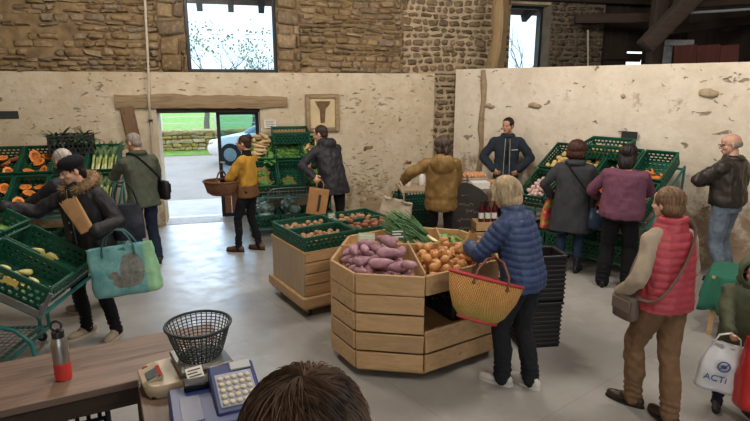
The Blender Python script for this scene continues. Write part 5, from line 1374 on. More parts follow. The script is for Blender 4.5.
pH.hair(H_AU, [((0, -.018, .028), (.118, .122, .11)), ((.05, -.03, -.05), (.066, .075, .075)), ((-.05, -.03, -.05), (.066, .075, .075)), ((0, -.06, -.05), (.1, .06, .08))], amp=.01, freq=20)
# 9 --- woman in the pink jumper
pI = Person('woman with dark hair in dusty pink jumper and black trousers seen from behind', 2.79, 5.96, -30, 1.66, lean=3, hyaw=-4, hpitch=14, seed=9, sw=.19, bulk=1.2, hands={-1: dict(at=(-.3, .3, 1.0), hint=(-1, -.6, -.5), palm=(1, 0, 0), curl=60), 1: dict(at=(.16, .42, 1.04), hint=(1, -.4, -.5), palm=(-1, 0, 0))}, feet={1: (.13, .05, -14), -1: (-.13, -.02, 10)})
pI.trousers(fabric('black_wide_trousers', '#17161a', .1), r=(.105, .085, .08), waist=.175, depth=.14); pI.shoes(simple('black_flat_shoe', '#141416', .4, .1))
pI.top('jumper', fabric('dusty_pink_knit', '#6d4557', .14, 180, .95, .5), [(.86, .2, .15, -.004), (.93, .205, .155, -.004), (1.1, .19, .14, 0), (1.25, .19, .135, 0), (1.36, .175, .115, 0), (1.42, .1, .085, 0)], (.078, .066, .054), wrk=.012)
pI.hair(H_BK, [((0, -.018, .028), (.1, .112, .1)), ((.05, -.03, -.05), (.052, .07, .1)), ((-.05, -.03, -.05), (.052, .07, .1)), ((0, -.06, -.09), (.095, .055, .1))], amp=.009, freq=18)
# 10 -- woman in the red gilet
pJ = Person('woman in red quilted gilet and tan trousers with a crossbody strap, seen from behind', 1.99, 3.5, 20, 1.64, lean=2, hyaw=10, hpitch=6, seed=10, sw=.165, bulk=1.06, hands={-1: dict(at=(-.225, .16, .88), hint=(-.45, -1, -.1), palm=(1, 0, 0), curl=50), 1: dict(at=(.2, .2, .9), hint=(.6, -.6, -.6), palm=(-1, 0, 0))}, feet={1: (-.025, -.19, -4), -1: (-.065, .1, 26)}, skin=M_SKINP)
pJ.trousers(fabric('tan_chino', '#785d45', .12, 400), r=(.105, .074, .062), waist=.172, depth=.135, wrk=.011); pJ.shoes(simple('dark_brown_leather', '#33241b', .4, .12))
pJ.top('sweater', fabric('cream_knit', '#a89a86', .1, 220), [(.9, .16, .12, 0), (1.1, .16, .118, 0), (1.3, .172, .115, 0), (1.4, .1, .085, 0)], (.07, .06, .05))
m_red = shiny_fabric('red_gilet_shell', '#a8424c', .5, .1)
gl_ = pJ.top('gilet', m_red, [(.84, .2, .156, 0), (.9, .2, .155, 0), (1.05, .188, .145, 0), (1.2, .192, .142, 0), (1.3, .182, .13, 0), (1.37, .15, .108, 0), (1.42, .095, .088, -.004), (1.5, .084, .08, -.01)], None, quilt=(.052, .0075), wrk=.01, sm=1, vox=.008)
pJ.hair(H_TA, [((0, -.018, .032), (.09, .1, .092)), ((.045, -.03, -.03), (.042, .06, .06)), ((-.045, -.03, -.03), (.042, .06, .06)), ((0, -.06, -.03), (.072, .052, .07))], amp=.011, freq=22)
crossbody(pJ, -1, simple('taupe_webbing', '#6f6258', .8, .12), 'taupe crossbody bag of the woman in the red gilet, hanging at her left hip', simple('taupe_leather', '#5e5148', .6, .15), z=.84, bw=.18, bh=.17, y=.09, w=.03)
# 11 -- man in the brown leather jacket
pK = Person('balding man in dark leather jacket and light jeans standing at the right wall', 4.08, 6.14, 34, 1.77, hyaw=40, hpitch=10, seed=11, sw=.2, bulk=1.16, lean=0, feet={1: (.16, -.05, -8), -1: (-.04, -.09, 8)}, hands={-1: dict(at=(-.0, .31, 1.22), hint=(-1, .1, -.35), dir=(.9, .3, .2), palm=(0, -1, 0), curl=45), 1: dict(at=(.02, .3, 1.17), hint=(1, .1, -.35), dir=(-.9, .3, .2), palm=(0, -1, 0), curl=45)}, skin=M_SKINP)
pK.trousers(jeans('light_blue_jeans', '#5f6d7d', '#8494a3'), r=(.105, .078, .068)); pK.shoes(simple('dark_trainer', '#232427', .5, .1))
m_le = simple('dark_leather', '#302a26', .42, .18, 12, .45, 28)
pK.top('leather_jacket', m_le, [(.9, .16, .125, 0), (.92, .19, .145, 0), (1.0, .2, .15, 0), (1.1, .195, .145, 0), (1.25, .2, .14, 0), (1.36, .19, .122, 0), (1.42, .12, .09, 0), (1.46, .085, .078, 0)], (.09, .08, .06), wrk=.02, b=1.12); pK.collar(m_le, 1.42, (.085, .08), .045)
pK.hair(H_GR, [((.062*sin(a), -.012-.078*cos(a), -.012), (.026, .024, .034)) for a in [-1.5+.25*i for i in range(13)]], amp=.003); pK.glasses()
# 12 -- woman in the blue quilted jacket
pL = Person('blond woman in blue quilted jacket picking onions with a large straw basket', 1.12, 3.86, 46, 1.66, lean=14, hyaw=18, hpitch=24, seed=12, sw=.172, bulk=1.0, hands={-1: dict(at=(-.1, .44, 1.06), hint=(-1, -.5, -.8), palm=(.5, 0, -1), curl=35), 1: dict(at=(.06, .38, 1.03), hint=(1, -.6, -.6), palm=(-.6, 0, -1), curl=45)}, feet={1: (.03, -.1, -4), -1: (-.09, .08, 14)}, skin=M_SKINP)
pL.trousers(fabric('charcoal_trousers', '#23252a', .14, 400), r=(.1, .072, .066), waist=.165, depth=.13); pL.shoes(simple('white_trainer', '#c9c6bf', .5, .06), simple('white_sole', '#d8d5ce', .6, .05))
m_bl = shiny_fabric('blue_quilted_shell', '#2e4064', .5, .12)
pL.top('quilted_jacket', m_bl, [(.84, .2, .155, 0), (.92, .2, .155, 0), (1.1, .185, .142, 0), (1.25, .19, .138, 0), (1.36, .178, .12, 0), (1.42, .1, .09, 0), (1.48, .084, .078, 0)], (.082, .072, .054), quilt=(.048, .009), wrk=.009, sm=1, vox=.008)
hb = pL.hair(H_BL, [((0, -.018, .03), (.1, .108, .1)), ((.05, -.025, -.045), (.05, .072, .085)), ((-.05, -.025, -.045), (.05, .072, .085)), ((0, -.06, -.055), (.092, .055, .085))], amp=.006, freq=30)
# 13 -- child with hood
pM = Person('small child in dark green hooded coat holding bags at the right edge', 2.6, 3.54, 156, 1.14, hyaw=-4, hpitch=12, seed=13, sw=.165, bulk=1.1, hands={1: dict(at=(2.36, 3.32, .71), world=True, hint=(1, -.3, -.6), curl=60), -1: dict(at=(2.6, 3.2, .84), world=True, hint=(-1, -.3, -.6), curl=60)}, skin=M_SKIN)
m_gn = shiny_fabric('dark_green_coat', '#474d36', .7, .14)
pM.trousers(jeans('child_dark_jeans', '#20242e')); pM.shoes(simple('child_boot', '#2a2522', .6, .1), boot=.05)
pM.top('hooded_coat', m_gn, [(.62, .2, .16, 0), (.8, .195, .155, 0), (1.0, .185, .145, 0), (1.2, .185, .14, 0), (1.34, .17, .12, 0), (1.42, .1, .09, 0)], (.085, .075, .062), wrk=.014)
mb = MB(); f = pM.head; k = pM.k; n = 24; rg = []
for t_, rr, yy, zz in ((0, .112, .085, -.005), (.2, .13, .075, .0), (.4, .142, .03, .005), (.7, .135, -.05, .0), (.9, .1, -.105, -.015), (1, .03, -.14, -.02)):
    rg.append([f((rr*.92*cos(2*pi*j/n), yy-.02*sin(2*pi*j/n), zz+.012+rr*1.08*sin(2*pi*j/n))) for j in range(n)])
rg = [[p.lerp(f((0, 0, 0)), .12) for p in rg[1]], [p.lerp(f((0, .04, 0)), .12) for p in rg[0]]]+rg
mb.loft(rg, False); mb.cur = 0; hd = mb.build('hood', m_gn, pM.t, ang=180)
mb = MB(); mb.chain([f((-.07, -.03, -.12)), f((0, .05, -.125)), f((.07, -.03, -.12))], [.05*k, .05*k, .05*k]); mb.chain([f((-.07, -.05, -.12)), f((.07, -.05, -.12))], [.06*k, .06*k]); vmesh(mb, 'hood_collar', m_gn, pM.t, .008, 2, wr(.008, 12, 3))
pM.hair(H_BR, [((0, -.016, .03), (.081, .092, .088))], amp=.005)
# 14 -- dark-haired person close to the camera
pN = Person('person with messy dark brown hair close to the camera at the bottom edge', -.125, .80, -14, 1.802, seed=14, hpitch=2, hands={1: dict(at=(.3, .25, 1.0)), -1: dict(at=(-.3, .25, 1.0))}, skin=M_SKIN)
pN.trousers(jeans('near_dark_jeans', '#22262f')); pN.shoes(simple('near_shoe', '#202022', .5, .1)); pN.top('jumper', fabric('navy_jumper', '#262a36', .1, 220), JK)
NH = [((0, -.012, .036), (.088, .1, .096)), ((.04, -.03, -.04), (.05, .066, .07)), ((-.04, -.03, -.04), (.05, .066, .07)), ((0, -.06, -.04), (.08, .056, .085))]
hn = pN.hair(H_DK, NH, amp=.011, freq=22)
H_ST = hairmat('dark_brown_locks', '#241a13', '#6a5340', 20)
def st1(rn):
    th = rn.uniform(0, 2*pi); e = rn.uniform(0, 1)**.7*1.5
    p = V((.1*sin(e)*cos(th), -.02+.11*sin(e)*sin(th), .035+.104*cos(e))); sw = .5+.5*noise.noise(V((cos(th)*2, sin(th)*2, e)))
    d = V((cos(th)*cos(e)-sin(th)*sw, sin(th)*cos(e)+cos(th)*sw, -sin(e)))+V((rn.gauss(0, .22), rn.gauss(0, .22), rn.gauss(0, .1)))
    r_ = rn.uniform(0, .012)
    return p, d, (0, -.014, .03), (.093+r_, .107+r_, .103+r_)
pN.strands(H_ST, hn, 2600, st1, (.05, .12), .0015, .7, .45, 'hair_locks')
def st2(rn):
    th = rn.uniform(0, 2*pi); e = rn.uniform(.15, 1.5); p = V((.1*sin(e)*cos(th), -.018+.108*sin(e)*sin(th), .03+.1*cos(e))); d = V((cos(th)*1.1+rn.gauss(0, .1), sin(th)*1.1+rn.gauss(0, .1), -.2-1.5*sin(e)))
    if p.y > .05: d = V((d.x+.8*(1 if p.x > 0 else -1), -.3, d.z))
    return p, d, (0, -.02, .0), (.102, .112, .128)
pL.strands(hairmat('blond_locks', '#7a664a', '#d3c2a2', 20), hb, 1100, st2, (.08, .15), .0014, 2.4, .08, 'hair_locks')
# ================================================================== BAGS AND BASKETS PEOPLE CARRY
def bag_mesh(mb, w, h, d, seed=0, top=1.0, crump=.012, n=28, m=12):
    """soft bag body, origin at the middle of its rim, hanging down -Z, w along X"""
    rg = []
    for i in range(m+1):
        t = i/m; z = -h*t; e = top+(1-top)*min(1, t*2); dd = d*(.35+.65*smooth01(t*1.6))*(1 if t < .97 else .9); ww = w*e
        ring = []
        for j in range(n):
            a = 2*pi*j/n; c, q = cos(a), sin(a); mm = (abs(c)**5+abs(q)**5)**-.2
            p = V((c*mm*ww/2, q*mm*dd/2, z+.012*(t < .05)*noise.noise(V((j*.6, seed, 0))))); k = crump*noise.noise(V((p.x*11+seed, p.z*11, q*2)))+crump*.6*noise.noise(V((p.x*25, p.z*25+seed, q*3)))
            ring.append(p+V((c*k*.4, (1 if q > 0 else -1)*k, 0)))
        rg.append(ring)
    o = len(mb.v); mb.loft(rg, False); mb.face([o+m*n+j for j in range(n)])
    inn = [[V((p.x*.96, p.y*.9, p.z)) for p in rg[0]], [V((p.x*.94, p.y*.85, p.z)) for p in rg[2]]]
    mb.loft([rg[0], inn[0], inn[1]], False); mb.face([len(mb.v)-n+j for j in range(n)])
# large teal and green shopping bag of the woman in the cap
def shopbag():
    t = thing('shopping_bag', 'large pale teal and green shopping bag with grey print, beside the woman in the cap', 'bag'); t.matrix_world = TR(-2.14, 4.34, .99) @ RZ(R(6)) @ MX.Rotation(R(-7), 4, 'Y')
    m = NT('teal_printed_bag'); sep = m.n('ShaderNodeSeparateXYZ'); m.l(m.co, sep.inputs[0])
    base = m.ramp(m.noise(9, 5), [(.3, hx('#5d9ea3')), (.7, hx('#86bfc0'))])
    base = m.mix(m.ramp(sep.outputs[0], [(.19, 0.), (.2, 1.)]), base, m.ramp(m.noise(10, 4), [(.3, hx('#7fb58f')), (.7, hx('#9bcBA2'))]))
    def ellm(cx, cz, rx, rz):
        x = m.math('DIVIDE', m.math('SUBTRACT', sep.outputs[0], cx), rx); z = m.math('DIVIDE', m.math('SUBTRACT', sep.outputs[2], cz), rz)
        return m.math('LESS_THAN', m.math('ADD', m.math('ADD', m.math('MULTIPLY', x, x), m.math('MULTIPLY', z, z)), m.math('MULTIPLY', m.noise(14, 3), .7)), 1.35)
    sh = m.math('MAXIMUM', m.math('MAXIMUM', ellm(.09, -.2, .1, .14), ellm(.02, -.28, .1, .06)), ellm(-.06, -.23, .05, .035))
    base = m.mix(m.math('MULTIPLY', sh, .9), base, m.ramp(m.noise(30, 4), [(.35, hx('#6b6660')), (.7, hx('#928c84'))]))
    m.col(base); m.set(Roughness=.45); m.bump(m.noise(18, 5, .6, dist=.8), .6, .012)
    mb = MB(); bag_mesh(mb, .54, .41, .2, 3, .98, .02, 40, 16); mb.build('bag_body', m.m, t, ang=180, recalc=False)
    mh = simple('dark_teal_webbing', '#1f4d52', .7, .1)
    for y in (-.045, .045):
        mb = MB(); mb.tube([(-.13, y-.02*(y < 0), -.07), (-.128, y, .0), (-.09, y*.7, .09), (-.0, y*.4, .14), (.06, y*.4, .13), (.1, y*.7, .07), (.128, y, .0), (.13, y-.02*(y < 0), -.07)], .017, 8, flat=.25); mb.build('handle', mh, t)
shopbag()
def kraft(M, lab, w, h, d, seed, tw=1.15, mat=None):
    mb = MB(); n = 28; rg = []
    for i in range(9):
        t_ = i/8; e = 1+(tw-1)*t_; dd = d*(1-.55*t_)
        rg.append([V((w/2*e*(abs(cos(a))**.45)*(1 if cos(a) > 0 else -1), dd/2*(abs(sin(a))**.45)*(1 if sin(a) > 0 else -1)+.006*noise.noise(V((cos(a)*4+seed, t_*5, seed))), h*t_+.014*(t_ == 1)*sin(a*7))) for a in [2*pi*j/n for j in range(n)]])
    rg += [[p*.97+V((0, 0, -.004)) for p in rg[-1]], [V((p.x*.93, p.y*.9, p.z)) for p in rg[4]]]
    mb.loft(rg); o = mb.build('paper_bag', mat or M_KRAFT, ang=50); o.matrix_world = M; return tag(o, lab, 'paper bag')
g_ = pA.grip(-1, .08)
kraft(TR(g_+V((.0, -.03, -.05))) @ RZ(R(10)) @ MX.Rotation(R(-24), 4, 'Y'), 'open brown paper bag in the hand of the woman in the black cap', .11, .3, .07, 2, 1.3, simple('kraft_paper_warm', '#a98258', .85, .14, 12, .4, 30))
t = thing('shoulder_bag', 'dark navy shoulder bag at the back of the woman in the black cap', 'bag'); t.matrix_world = TR(-2.26, 4.82, 1.24) @ RZ(R(20))
m_nv = shiny_fabric('navy_bag_cloth', '#1e2431', .6); mb = MB(); bag_mesh(mb, .26, .32, .16, 21, .8, .014); mb.build('bag_body', m_nv, t, ang=180, recalc=False)
mb = MB(); mb.tube([(-.09, 0, -.02), (-.1, .0, .1), (-.06, -.02, .2), (.0, -.02, .22), (.06, .0, .12), (.09, 0, -.02)], .013, 8, flat=.35); mb.build('strap', m_nv, t)
# kraft carrier of the hooded man
g_ = pE.grip(-1, .07)
t = thing('paper_carrier', 'brown paper carrier with a dark printed strip held by the man in the hooded jacket', 'paper bag'); t.matrix_world = TR(g_+V((0, 0, -.28))) @ RZ(R(8)) @ MX.Rotation(R(10), 4, 'Y')
mb = MB(); n = 24; rg = []
for i in range(7): rg.append([V((.14*(abs(cos(a))**.3)*(1 if cos(a) > 0 else -1), .05*(abs(sin(a))**.3)*(1 if sin(a) > 0 else -1)+.008*noise.noise(V((i*.7, cos(a)*3, 1))), .36*i/6-.2)) for a in [2*pi*j/n for j in range(n)]])
mb.loft(rg); mb.build('bag_body', M_KRAFT, t, ang=50)
mb = MB(); mb.box((.02, -.055, -.03), (.035, .006, .24)); mb.build('printed_strip', simple('dark_print', '#3a2a1f', .8, .2), t)
mb = MB(); mb.tube([(-.05, -.03, .15), (-.045, -.03, .24), (0, -.03, .3), (.045, -.03, .24), (.05, -.03, .15)], .006, 6); mb.build('handle', M_KRAFT, t)
# cream tote of the woman in mustard
t = thing('tote_bag', 'cream canvas tote hanging open from the arm of the woman in the mustard coat', 'bag'); t.matrix_world = TR(.3, 6.9, .84) @ RZ(R(-14)) @ MX.Rotation(R(12), 4, 'Y') @ MX.Rotation(R(10), 4, 'X')
m_cr = fabric('cream_canvas', '#bdb09b', .1, 300, .9, .5)
mb = MB(); bag_mesh(mb, .42, .4, .18, 8, .92, .018, 36, 14); mb.build('bag_body', m_cr, t, ang=180, recalc=False)
for y in (-.03, .03): mb = MB(); mb.tube([(-.09, y, -.03), (-.085, y, .06), (-.05, y*.5, .2), (-.02, y*.4, .26), (.02, y*.5, .21), (.075, y, .06), (.085, y, -.03)], .014, 8, flat=.25); mb.build('handle', m_cr, t)
# wicker basket of the woman in yellow
def weave(nm, h1, h2, h3=None, sc=(70, 70, 110), zsplit=None):
    s = NT(nm); sep = s.n('ShaderNodeSeparateXYZ'); s.l(s.co, sep.inputs[0])
    at = s.math('ARCTAN2', sep.outputs[1], sep.outputs[0])
    a = s.math('SINE', s.math('MULTIPLY', at, sc[0])); zz = s.math('MULTIPLY', sep.outputs[2], sc[2]); b = s.math('SINE', zz)
    hgt = s.math('MULTIPLY', a, b); f = s.math('ADD', s.math('MULTIPLY', hgt, .25), s.math('ADD', s.math('MULTIPLY', s.noise(12, 4), .6), .12))
    c = s.ramp(f, [(.2, hx(h1)), (.6, hx(h2))])
    if h3: c = s.mix(s.math('MULTIPLY', s.ramp(sep.outputs[2], [(zsplit-.001 if zsplit > 0 else 0, 1.), (max(.02, zsplit+.14), 0.)]), .8), c, s.ramp(f, [(.25, mulc(hx(h3), .65)), (.7, hx(h3))]))
    s.col(c); s.set(Roughness=.7); s.bump(hgt, .8, .008); return s.m
def wbasket(M, lab, rx, ry, h, mat, rim, rimmat, handles, hm, cat='basket', slope=.62):
    t = thing('wicker_basket', lab, cat); t.matrix_world = M
    mb = MB(); mb.lathe([(slope*.97, 0), (slope, .004), (slope+.2, h*.2), (.9, h*.58), (1.0, h*.97), (.97, h), (.955, h*.97), (.86, h*.6), (slope+.1, h*.2), (.3, .015), (.02, .015)], 64, sx=rx, sy=ry); mb.build('basket_body', mat, t, ang=180)
    mb = MB(); mb.tube([(rx*.985*cos(2*pi*j/48), ry*.985*sin(2*pi*j/48), h) for j in range(48)], rim, 8, closed=True); mb.build('rim', rimmat, t)
    for pts, r in handles: mb = MB(); mb.tube(pts, r, 8); mb.build('handle', hm, t)
    return t
M_WICK = weave('brown_wicker', '#4a2d1b', '#8a5c38', sc=(44, 44, 190))
bD = wbasket(TR(-2.1, 7.3, .83) @ RZ(R(-4)), 'brown wicker basket of produce held by the woman in the yellow jumper', .25, .19, .19, M_WICK, .014, M_WICK,
        [([(0, -.18, .17), (0, -.17, .25), (0, -.1, .31), (0, 0, .33), (0, .1, .31), (0, .17, .25), (0, .18, .17)], .012)], M_WICK)
pile(TR(-2.1, 7.3, .83), POT, rect(.16, .11), 16, 'potato', 'potato in the wicker basket of the woman in the yellow jumper', 'potato', 'potatoes in the wicker basket', floor=.08, seed=200)
# large straw basket of the woman in blue
M_STRAW = weave('straw_weave', '#bd8544', '#dfa860', '#b3a650', (70, 70, 230), .02)
M_RTRIM = simple('red_straw_trim', '#a32d30', .6, .15, 20, .2); M_LTH = simple('brown_leather_strap', '#6b4128', .5, .12)
bL = wbasket(TR(.74, 3.66, .63) @ RZ(R(-8)) @ MX.Rotation(R(12), 4, 'Y') @ MX.Rotation(R(-17), 4, 'X'), 'large straw shopping basket with red rim on the arm of the woman in blue', .275, .165, .31, M_STRAW, .013, M_RTRIM,
        [([(-.1, y*.15, .28), (-.09, y*.15, .36), (-.04, y*.1, .45), (.02, y*.05, .48), (.08, y*.1, .45), (.13, y*.15, .36), (.14, y*.15, .28)], .009) for y in (-1, 1)], M_LTH, slope=.5)
mb = MB(); mb.tube([(.14*cos(2*pi*j/40), .084*sin(2*pi*j/40), .004) for j in range(40)], .012, 8, closed=True); mb.build('base_trim', M_RTRIM, bL)
for x in (-.1, .14):
    for y in (-.158, .158): mb = MB(); mb.ell((x, y*(1-abs(x)*.6), .27), (.014, .008, .014)); mb.build('leather_patch', M_LTH, bL)
kraft(TR(.7, 4.08, 1.0) @ RZ(R(35)) @ MX.Rotation(R(35), 4, 'Y'), 'crumpled brown paper bag in the hand of the woman in blue above the onions', .1, .18, .06, 5, 1.2)
# blue handbag with flower charms on the arm of the woman in pink; patterned bag of the woman in the grey coat
g_ = pI.grip(-1, .06)
t = thing('handbag', 'navy blue handbag with small flower charms carried by the woman in the pink jumper', 'bag'); t.matrix_world = TR(g_+V((-.0, -.04, -.12))) @ RZ(R(-12))
mb = MB(); bag_mesh(mb, .3, .25, .14, 5, .85, .01); mb.build('bag_body', simple('navy_leather', '#22344f', .4, .15, 8, .2), t, ang=180, recalc=False)
for y in (-.025, .025): mb = MB(); mb.tube([(-.08, y, -.03), (-.075, y, .05), (-.03, y*.6, .12), (.03, y*.6, .12), (.075, y, .05), (.08, y, -.03)], .008, 8); mb.build('handle', M_LTH, t)
M_FLW = simple('white_petal', '#d9d2c6', .6, .08); M_FLO = simple('orange_petal', '#c9682a', .6, .1)
for x, z, m_ in ((.12, -.06, M_FLW), (.14, -.09, M_FLW), (.09, .02, M_FLO), (.02, .03, M_FLO), (-.05, -.03, M_FLW)):
    mb = MB()
    for q in range(5): mb.ell((x+.014*cos(q*1.257), -.075, z+.014*sin(q*1.257)), (.011, .006, .011), None, 8, 5)
    mb.build('flower_charm', m_, t)
g_ = pH.grip(-1, .06); s_ = NT('red_green_print'); v_ = s_.n('ShaderNodeTexVoronoi'); v_.inputs['Scale'].default_value = 16; s_.l(s_.co, v_.inputs[0])
sp_ = s_.n('ShaderNodeSeparateColor'); s_.l(v_.outputs['Color'], sp_.inputs[0])
s_.col(s_.ramp(sp_.outputs[0], [(.2, hx('#b5373a')), (.4, hx('#d56a5c')), (.55, hx('#6f8f3f')), (.75, hx('#a9a650')), (.9, hx('#b5373a'))])); s_.set(Roughness=.5); s_.bump(s_.noise(20, 4), .5, .01)
t = thing('shopping_bag', 'red and green patterned shopping bag beside the woman in the grey coat', 'bag'); t.matrix_world = TR(g_+V((-.03, -.02, -.03))) @ RZ(R(25)) @ MX.Rotation(R(8), 4, 'Y')
mb = MB(); bag_mesh(mb, .26, .36, .1, 9, .9, .015); mb.build('bag_body', s_.m, t, ang=180, recalc=False)
for y in (-.02, .02): mb = MB(); mb.tube([(-.07, y, -.02), (-.05, y, .09), (0, y*.5, .13), (.05, y, .09), (.07, y, -.02)], .007, 6); mb.build('handle', simple('red_webbing', '#a33238', .7, .1), t)
# grey-coat shoulder bag
crossbody(pH, 1, m_bkbag, 'small black shoulder bag worn by the woman in the grey coat', m_bkbag, 'shoulder_bag', bw=.22, bh=.22, z=.93, y=.02)
# woven and red bags of the child
g_ = pM.grip(1, .07)
t = thing('carrier_bag', 'white plastic carrier bag with blue round emblem and lettering held by the child', 'bag'); t.matrix_world = TR(g_+V((-.03, .02, -.06))) @ RZ(R(-24)) @ MX.Rotation(R(6), 4, 'Y')
m_wb = simple('white_bag_plastic', '#cfd0d2', .35, .05, 8, .5, 22); mb = MB(); bag_mesh(mb, .25, .34, .09, 12, .7, .014, 36, 14); mb.build('bag_body', m_wb, t, ang=180, recalc=False)
mb = MB(); mb.tube([(-.08, 0, -.02), (-.06, 0, .05), (0, 0, .08), (.06, 0, .05), (.08, 0, -.02)], .012, 8, flat=.4); mb.build('handle', m_wb, t)
m_bi = simple('blue_print', '#33487f', .5, .08, 8, 0)
mb = MB(); mb.tube([(.034*cos(2*pi*j/28), -.066, -.14+.034*sin(2*pi*j/28)) for j in range(28)], .005, 6, closed=True); mb.ell((0, -.066, -.14), (.018, .004, .014)); mb.tube([(-.02, -.066, -.16), (0, -.068, -.14), (.02, -.066, -.12)], .004, 5); mb.build('emblem', m_bi, t)
me = text_mesh('ACTi', .062, .003); me.materials.append(m_bi); o = link('lettering', me, t); o.matrix_local = TR(-.03, -.068, -.235) @ MX.Rotation(R(90), 4, 'X')
g_ = pM.grip(-1, .07)
t = thing('carrier_bag', 'big red carrier bag at the right edge beside the white one', 'bag'); t.matrix_world = TR(g_+V((.015, -.03, -.11))) @ RZ(R(-6))
m_rb = simple('red_bag_plastic', '#b3211f', .4, .1, 8, .4, 20); mb = MB(); bag_mesh(mb, .4, .48, .18, 15, .95, .016, 40, 16); mb.build('bag_body', m_rb, t, ang=180, recalc=False)
for y in (-.05, .05): mb = MB(); mb.tube([(-.1, y, -.03), (-.09, y, .06), (0, y*.6, .13), (.09, y, .06), (.1, y, -.03)], .012, 8, flat=.3); mb.build('handle', m_rb, t)

# ================================================================== COUNTER, NEAR LEFT
CTR = TR(-1.18, 2.41, 0) @ RZ(R(27))                         # origin: inner corner of the L; x along the far board, y away from camera
ct = thing('counter', 'L shaped worn wooden shop counter at the near left', 'counter'); ct.matrix_world = CTR
M_CT = woodmat('worn_counter_boards', '#7d6757', .7, 0, .14, .5, .7, h2='#564439'); M_CTY = woodmat('worn_counter_boards_across', '#6f5b4e', .68, 1, .14, .5, .7, h2='#5d4a3d')
ZC = .88
mb = MB(); mb.box((-.9, .13, ZC-.02), (2.72, .255, .04), None, .004); mb.box((-.9, .39, ZC-.02), (2.72, .255, .04), None, .004); mb.build('tabletop', M_CT, ct)
mb = MB()
for i in range(3): mb.box((.07+.15*i+.01, -.75, ZC-.02), (.146, 1.5, .04), None, .004)
mb.build('side_tabletop', M_CTY, ct)
mb = MB(); mb.box((-.9, .035, ZC-.09), (2.7, .03, .1), None, .003); mb.box((-.9, .49, ZC-.09), (2.7, .03, .1), None, .003); mb.box((.03, -.75, ZC-.09), (.03, 1.45, .1), None, .003); mb.box((.43, -.75, ZC-.09), (.03, 1.45, .1), None, .003); mb.build('apron', M_DKW, ct)
for x, y in ((-2.2, .04), (-2.2, .48), (-.9, .04), (-.9, .48), (.03, .48), (.43, .48), (.03, -1.4), (.43, -1.4), (.03, .02)):
    mb = MB(); mb.box((x, y, (ZC-.04)/2), (.055, .055, ZC-.04), None, .004); mb.build('leg', M_DKZ, ct)
mb = MB(); mb.box((-1.1, .26, .3), (2.1, .42, .025), None, .003); mb.build('shelf', M_DKW, ct)
for i, (x, lb) in enumerate(((-.42, 'dark plastic crate on the shelf under the counter, at the inner corner'), (-1.1, 'dark plastic crate on the shelf under the counter, left of the corner one'))):
    o = link('black_crate', ME_CRK); o.matrix_world = CTR @ TR(x, .26, .314); tag(o, lb, 'crate')
CP_ = lambda x, y: V((x, y, ZC))
def ctw(wx, wy): return TR(wx, wy, ZC+.001)
# thermos
th = thing('water_bottle', 'steel drinking bottle with red base and black loop lid standing on the counter', 'bottle'); th.matrix_world = ctw(-1.545, 2.43)
m_st = simple('brushed_steel', '#a9a6a2', .28, .08, 30, .05, metal=.9)
mb = MB(); mb.lathe([(.037, .09), (.0375, .095), (.0375, .185), (.034, .205), (.027, .218), (.026, .225)], 32); mb.build('steel_body', m_st, th)
mb = MB(); mb.lathe([(.034, 0), (.0378, .004), (.0382, .09), (.036, .0915)], 32); mb.build('red_base', simple('red_silicone', '#c4372c', .5, .06), th)
mb = MB(); mb.lathe([(.028, .222), (.0285, .25), (.026, .255), (.01, .256)], 28); mb.box((.012, -.01, .262), (.022, .018, .02), None, .004); ld = mb.build('lid', M_BLK, th)
mb = MB(); mb.tube([(-.006+.026*cos(2*pi*j/20), .004+.006*sin(2*pi*j/20), .278+.022*sin(2*pi*j/20)) for j in range(20)], .006, 8, closed=True); mb.build('loop', M_BLK, ld)
# weighing scale + wire basket
SCM = TR(-.935, 2.445, ZC+.001) @ RZ(R(212))
sc_ = thing('weighing_scale', 'cream shop weighing scale with red display edge under the dark wire basket', 'scale'); sc_.matrix_world = SCM
m_cre = simple('cream_plastic', '#b5a88f', .45, .1, 6, .05)
mb = MB(); rg = []
for z, e in ((0, .97), (.015, 1.0), (.045, 1.0), (.06, .94)):
    rg.append([V((.19*e*(abs(cos(a))**.4)*(1 if cos(a) > 0 else -1)+.02, .14*e*(abs(sin(a))**.4)*(1 if sin(a) > 0 else -1), z)) for a in [2*pi*j/32 for j in range(32)]])
mb.loft(rg); mb.build('body', m_cre, sc_, ang=50)
mb = MB(); mb.box((.17, 0, .066), (.1, .15, .03), MX.Rotation(R(18), 3, 'Y'), .008); mb.build('display_housing', m_cre, sc_)
mb = MB(); mb.box((.17, .035, .0835), (.055, .075, .006), MX.Rotation(R(18), 3, 'Y'), .002); mb.build('display', simple('grey_display', '#5d6566', .25, .1), sc_)
mb = MB(); mb.box((.138, .035, .092), (.02, .1, .008), MX.Rotation(R(18), 3, 'Y'), .002); mb.box((.185, -.06, .078), (.025, .014, .006), MX.Rotation(R(18), 3, 'Y'), .001); mb.build('red_trim', simple('red_plastic', '#a8332c', .4, .06), sc_)
mb = MB(); mb.box((-.07, 0, .085), (.25, .27, .02), None, .006); mb.box((-.07, 0, .069), (.12, .12, .02)); mb.build('weighing_plate', simple('dull_steel_plate', '#7e7c78', .35, .1, 20, .05, metal=.6), sc_)
mb = MB(); mb.box((0, 0, -.0), (.34, .25, .012)); mb.build('dark_base', M_BLK, sc_).location = (.02, 0, .0065)
wb = thing('wire_basket', 'dark green round wire basket standing on the weighing scale', 'basket'); wb.matrix_world = SCM @ TR(-.07, 0, .0965)
m_dg = simple('dark_green_wire', '#1e2a28', .45, .1, 8, .05)
mb = MB(); r0, r1, hh = .098, .154, .168; rad = lambda z: r0+(r1-r0)*(z/hh)**.85
for j in range(36):
    a = 2*pi*j/36; mb.tube([(rad(hh*i/6)*cos(a), rad(hh*i/6)*sin(a), hh*i/6+.004) for i in range(7)], .0026, 5)
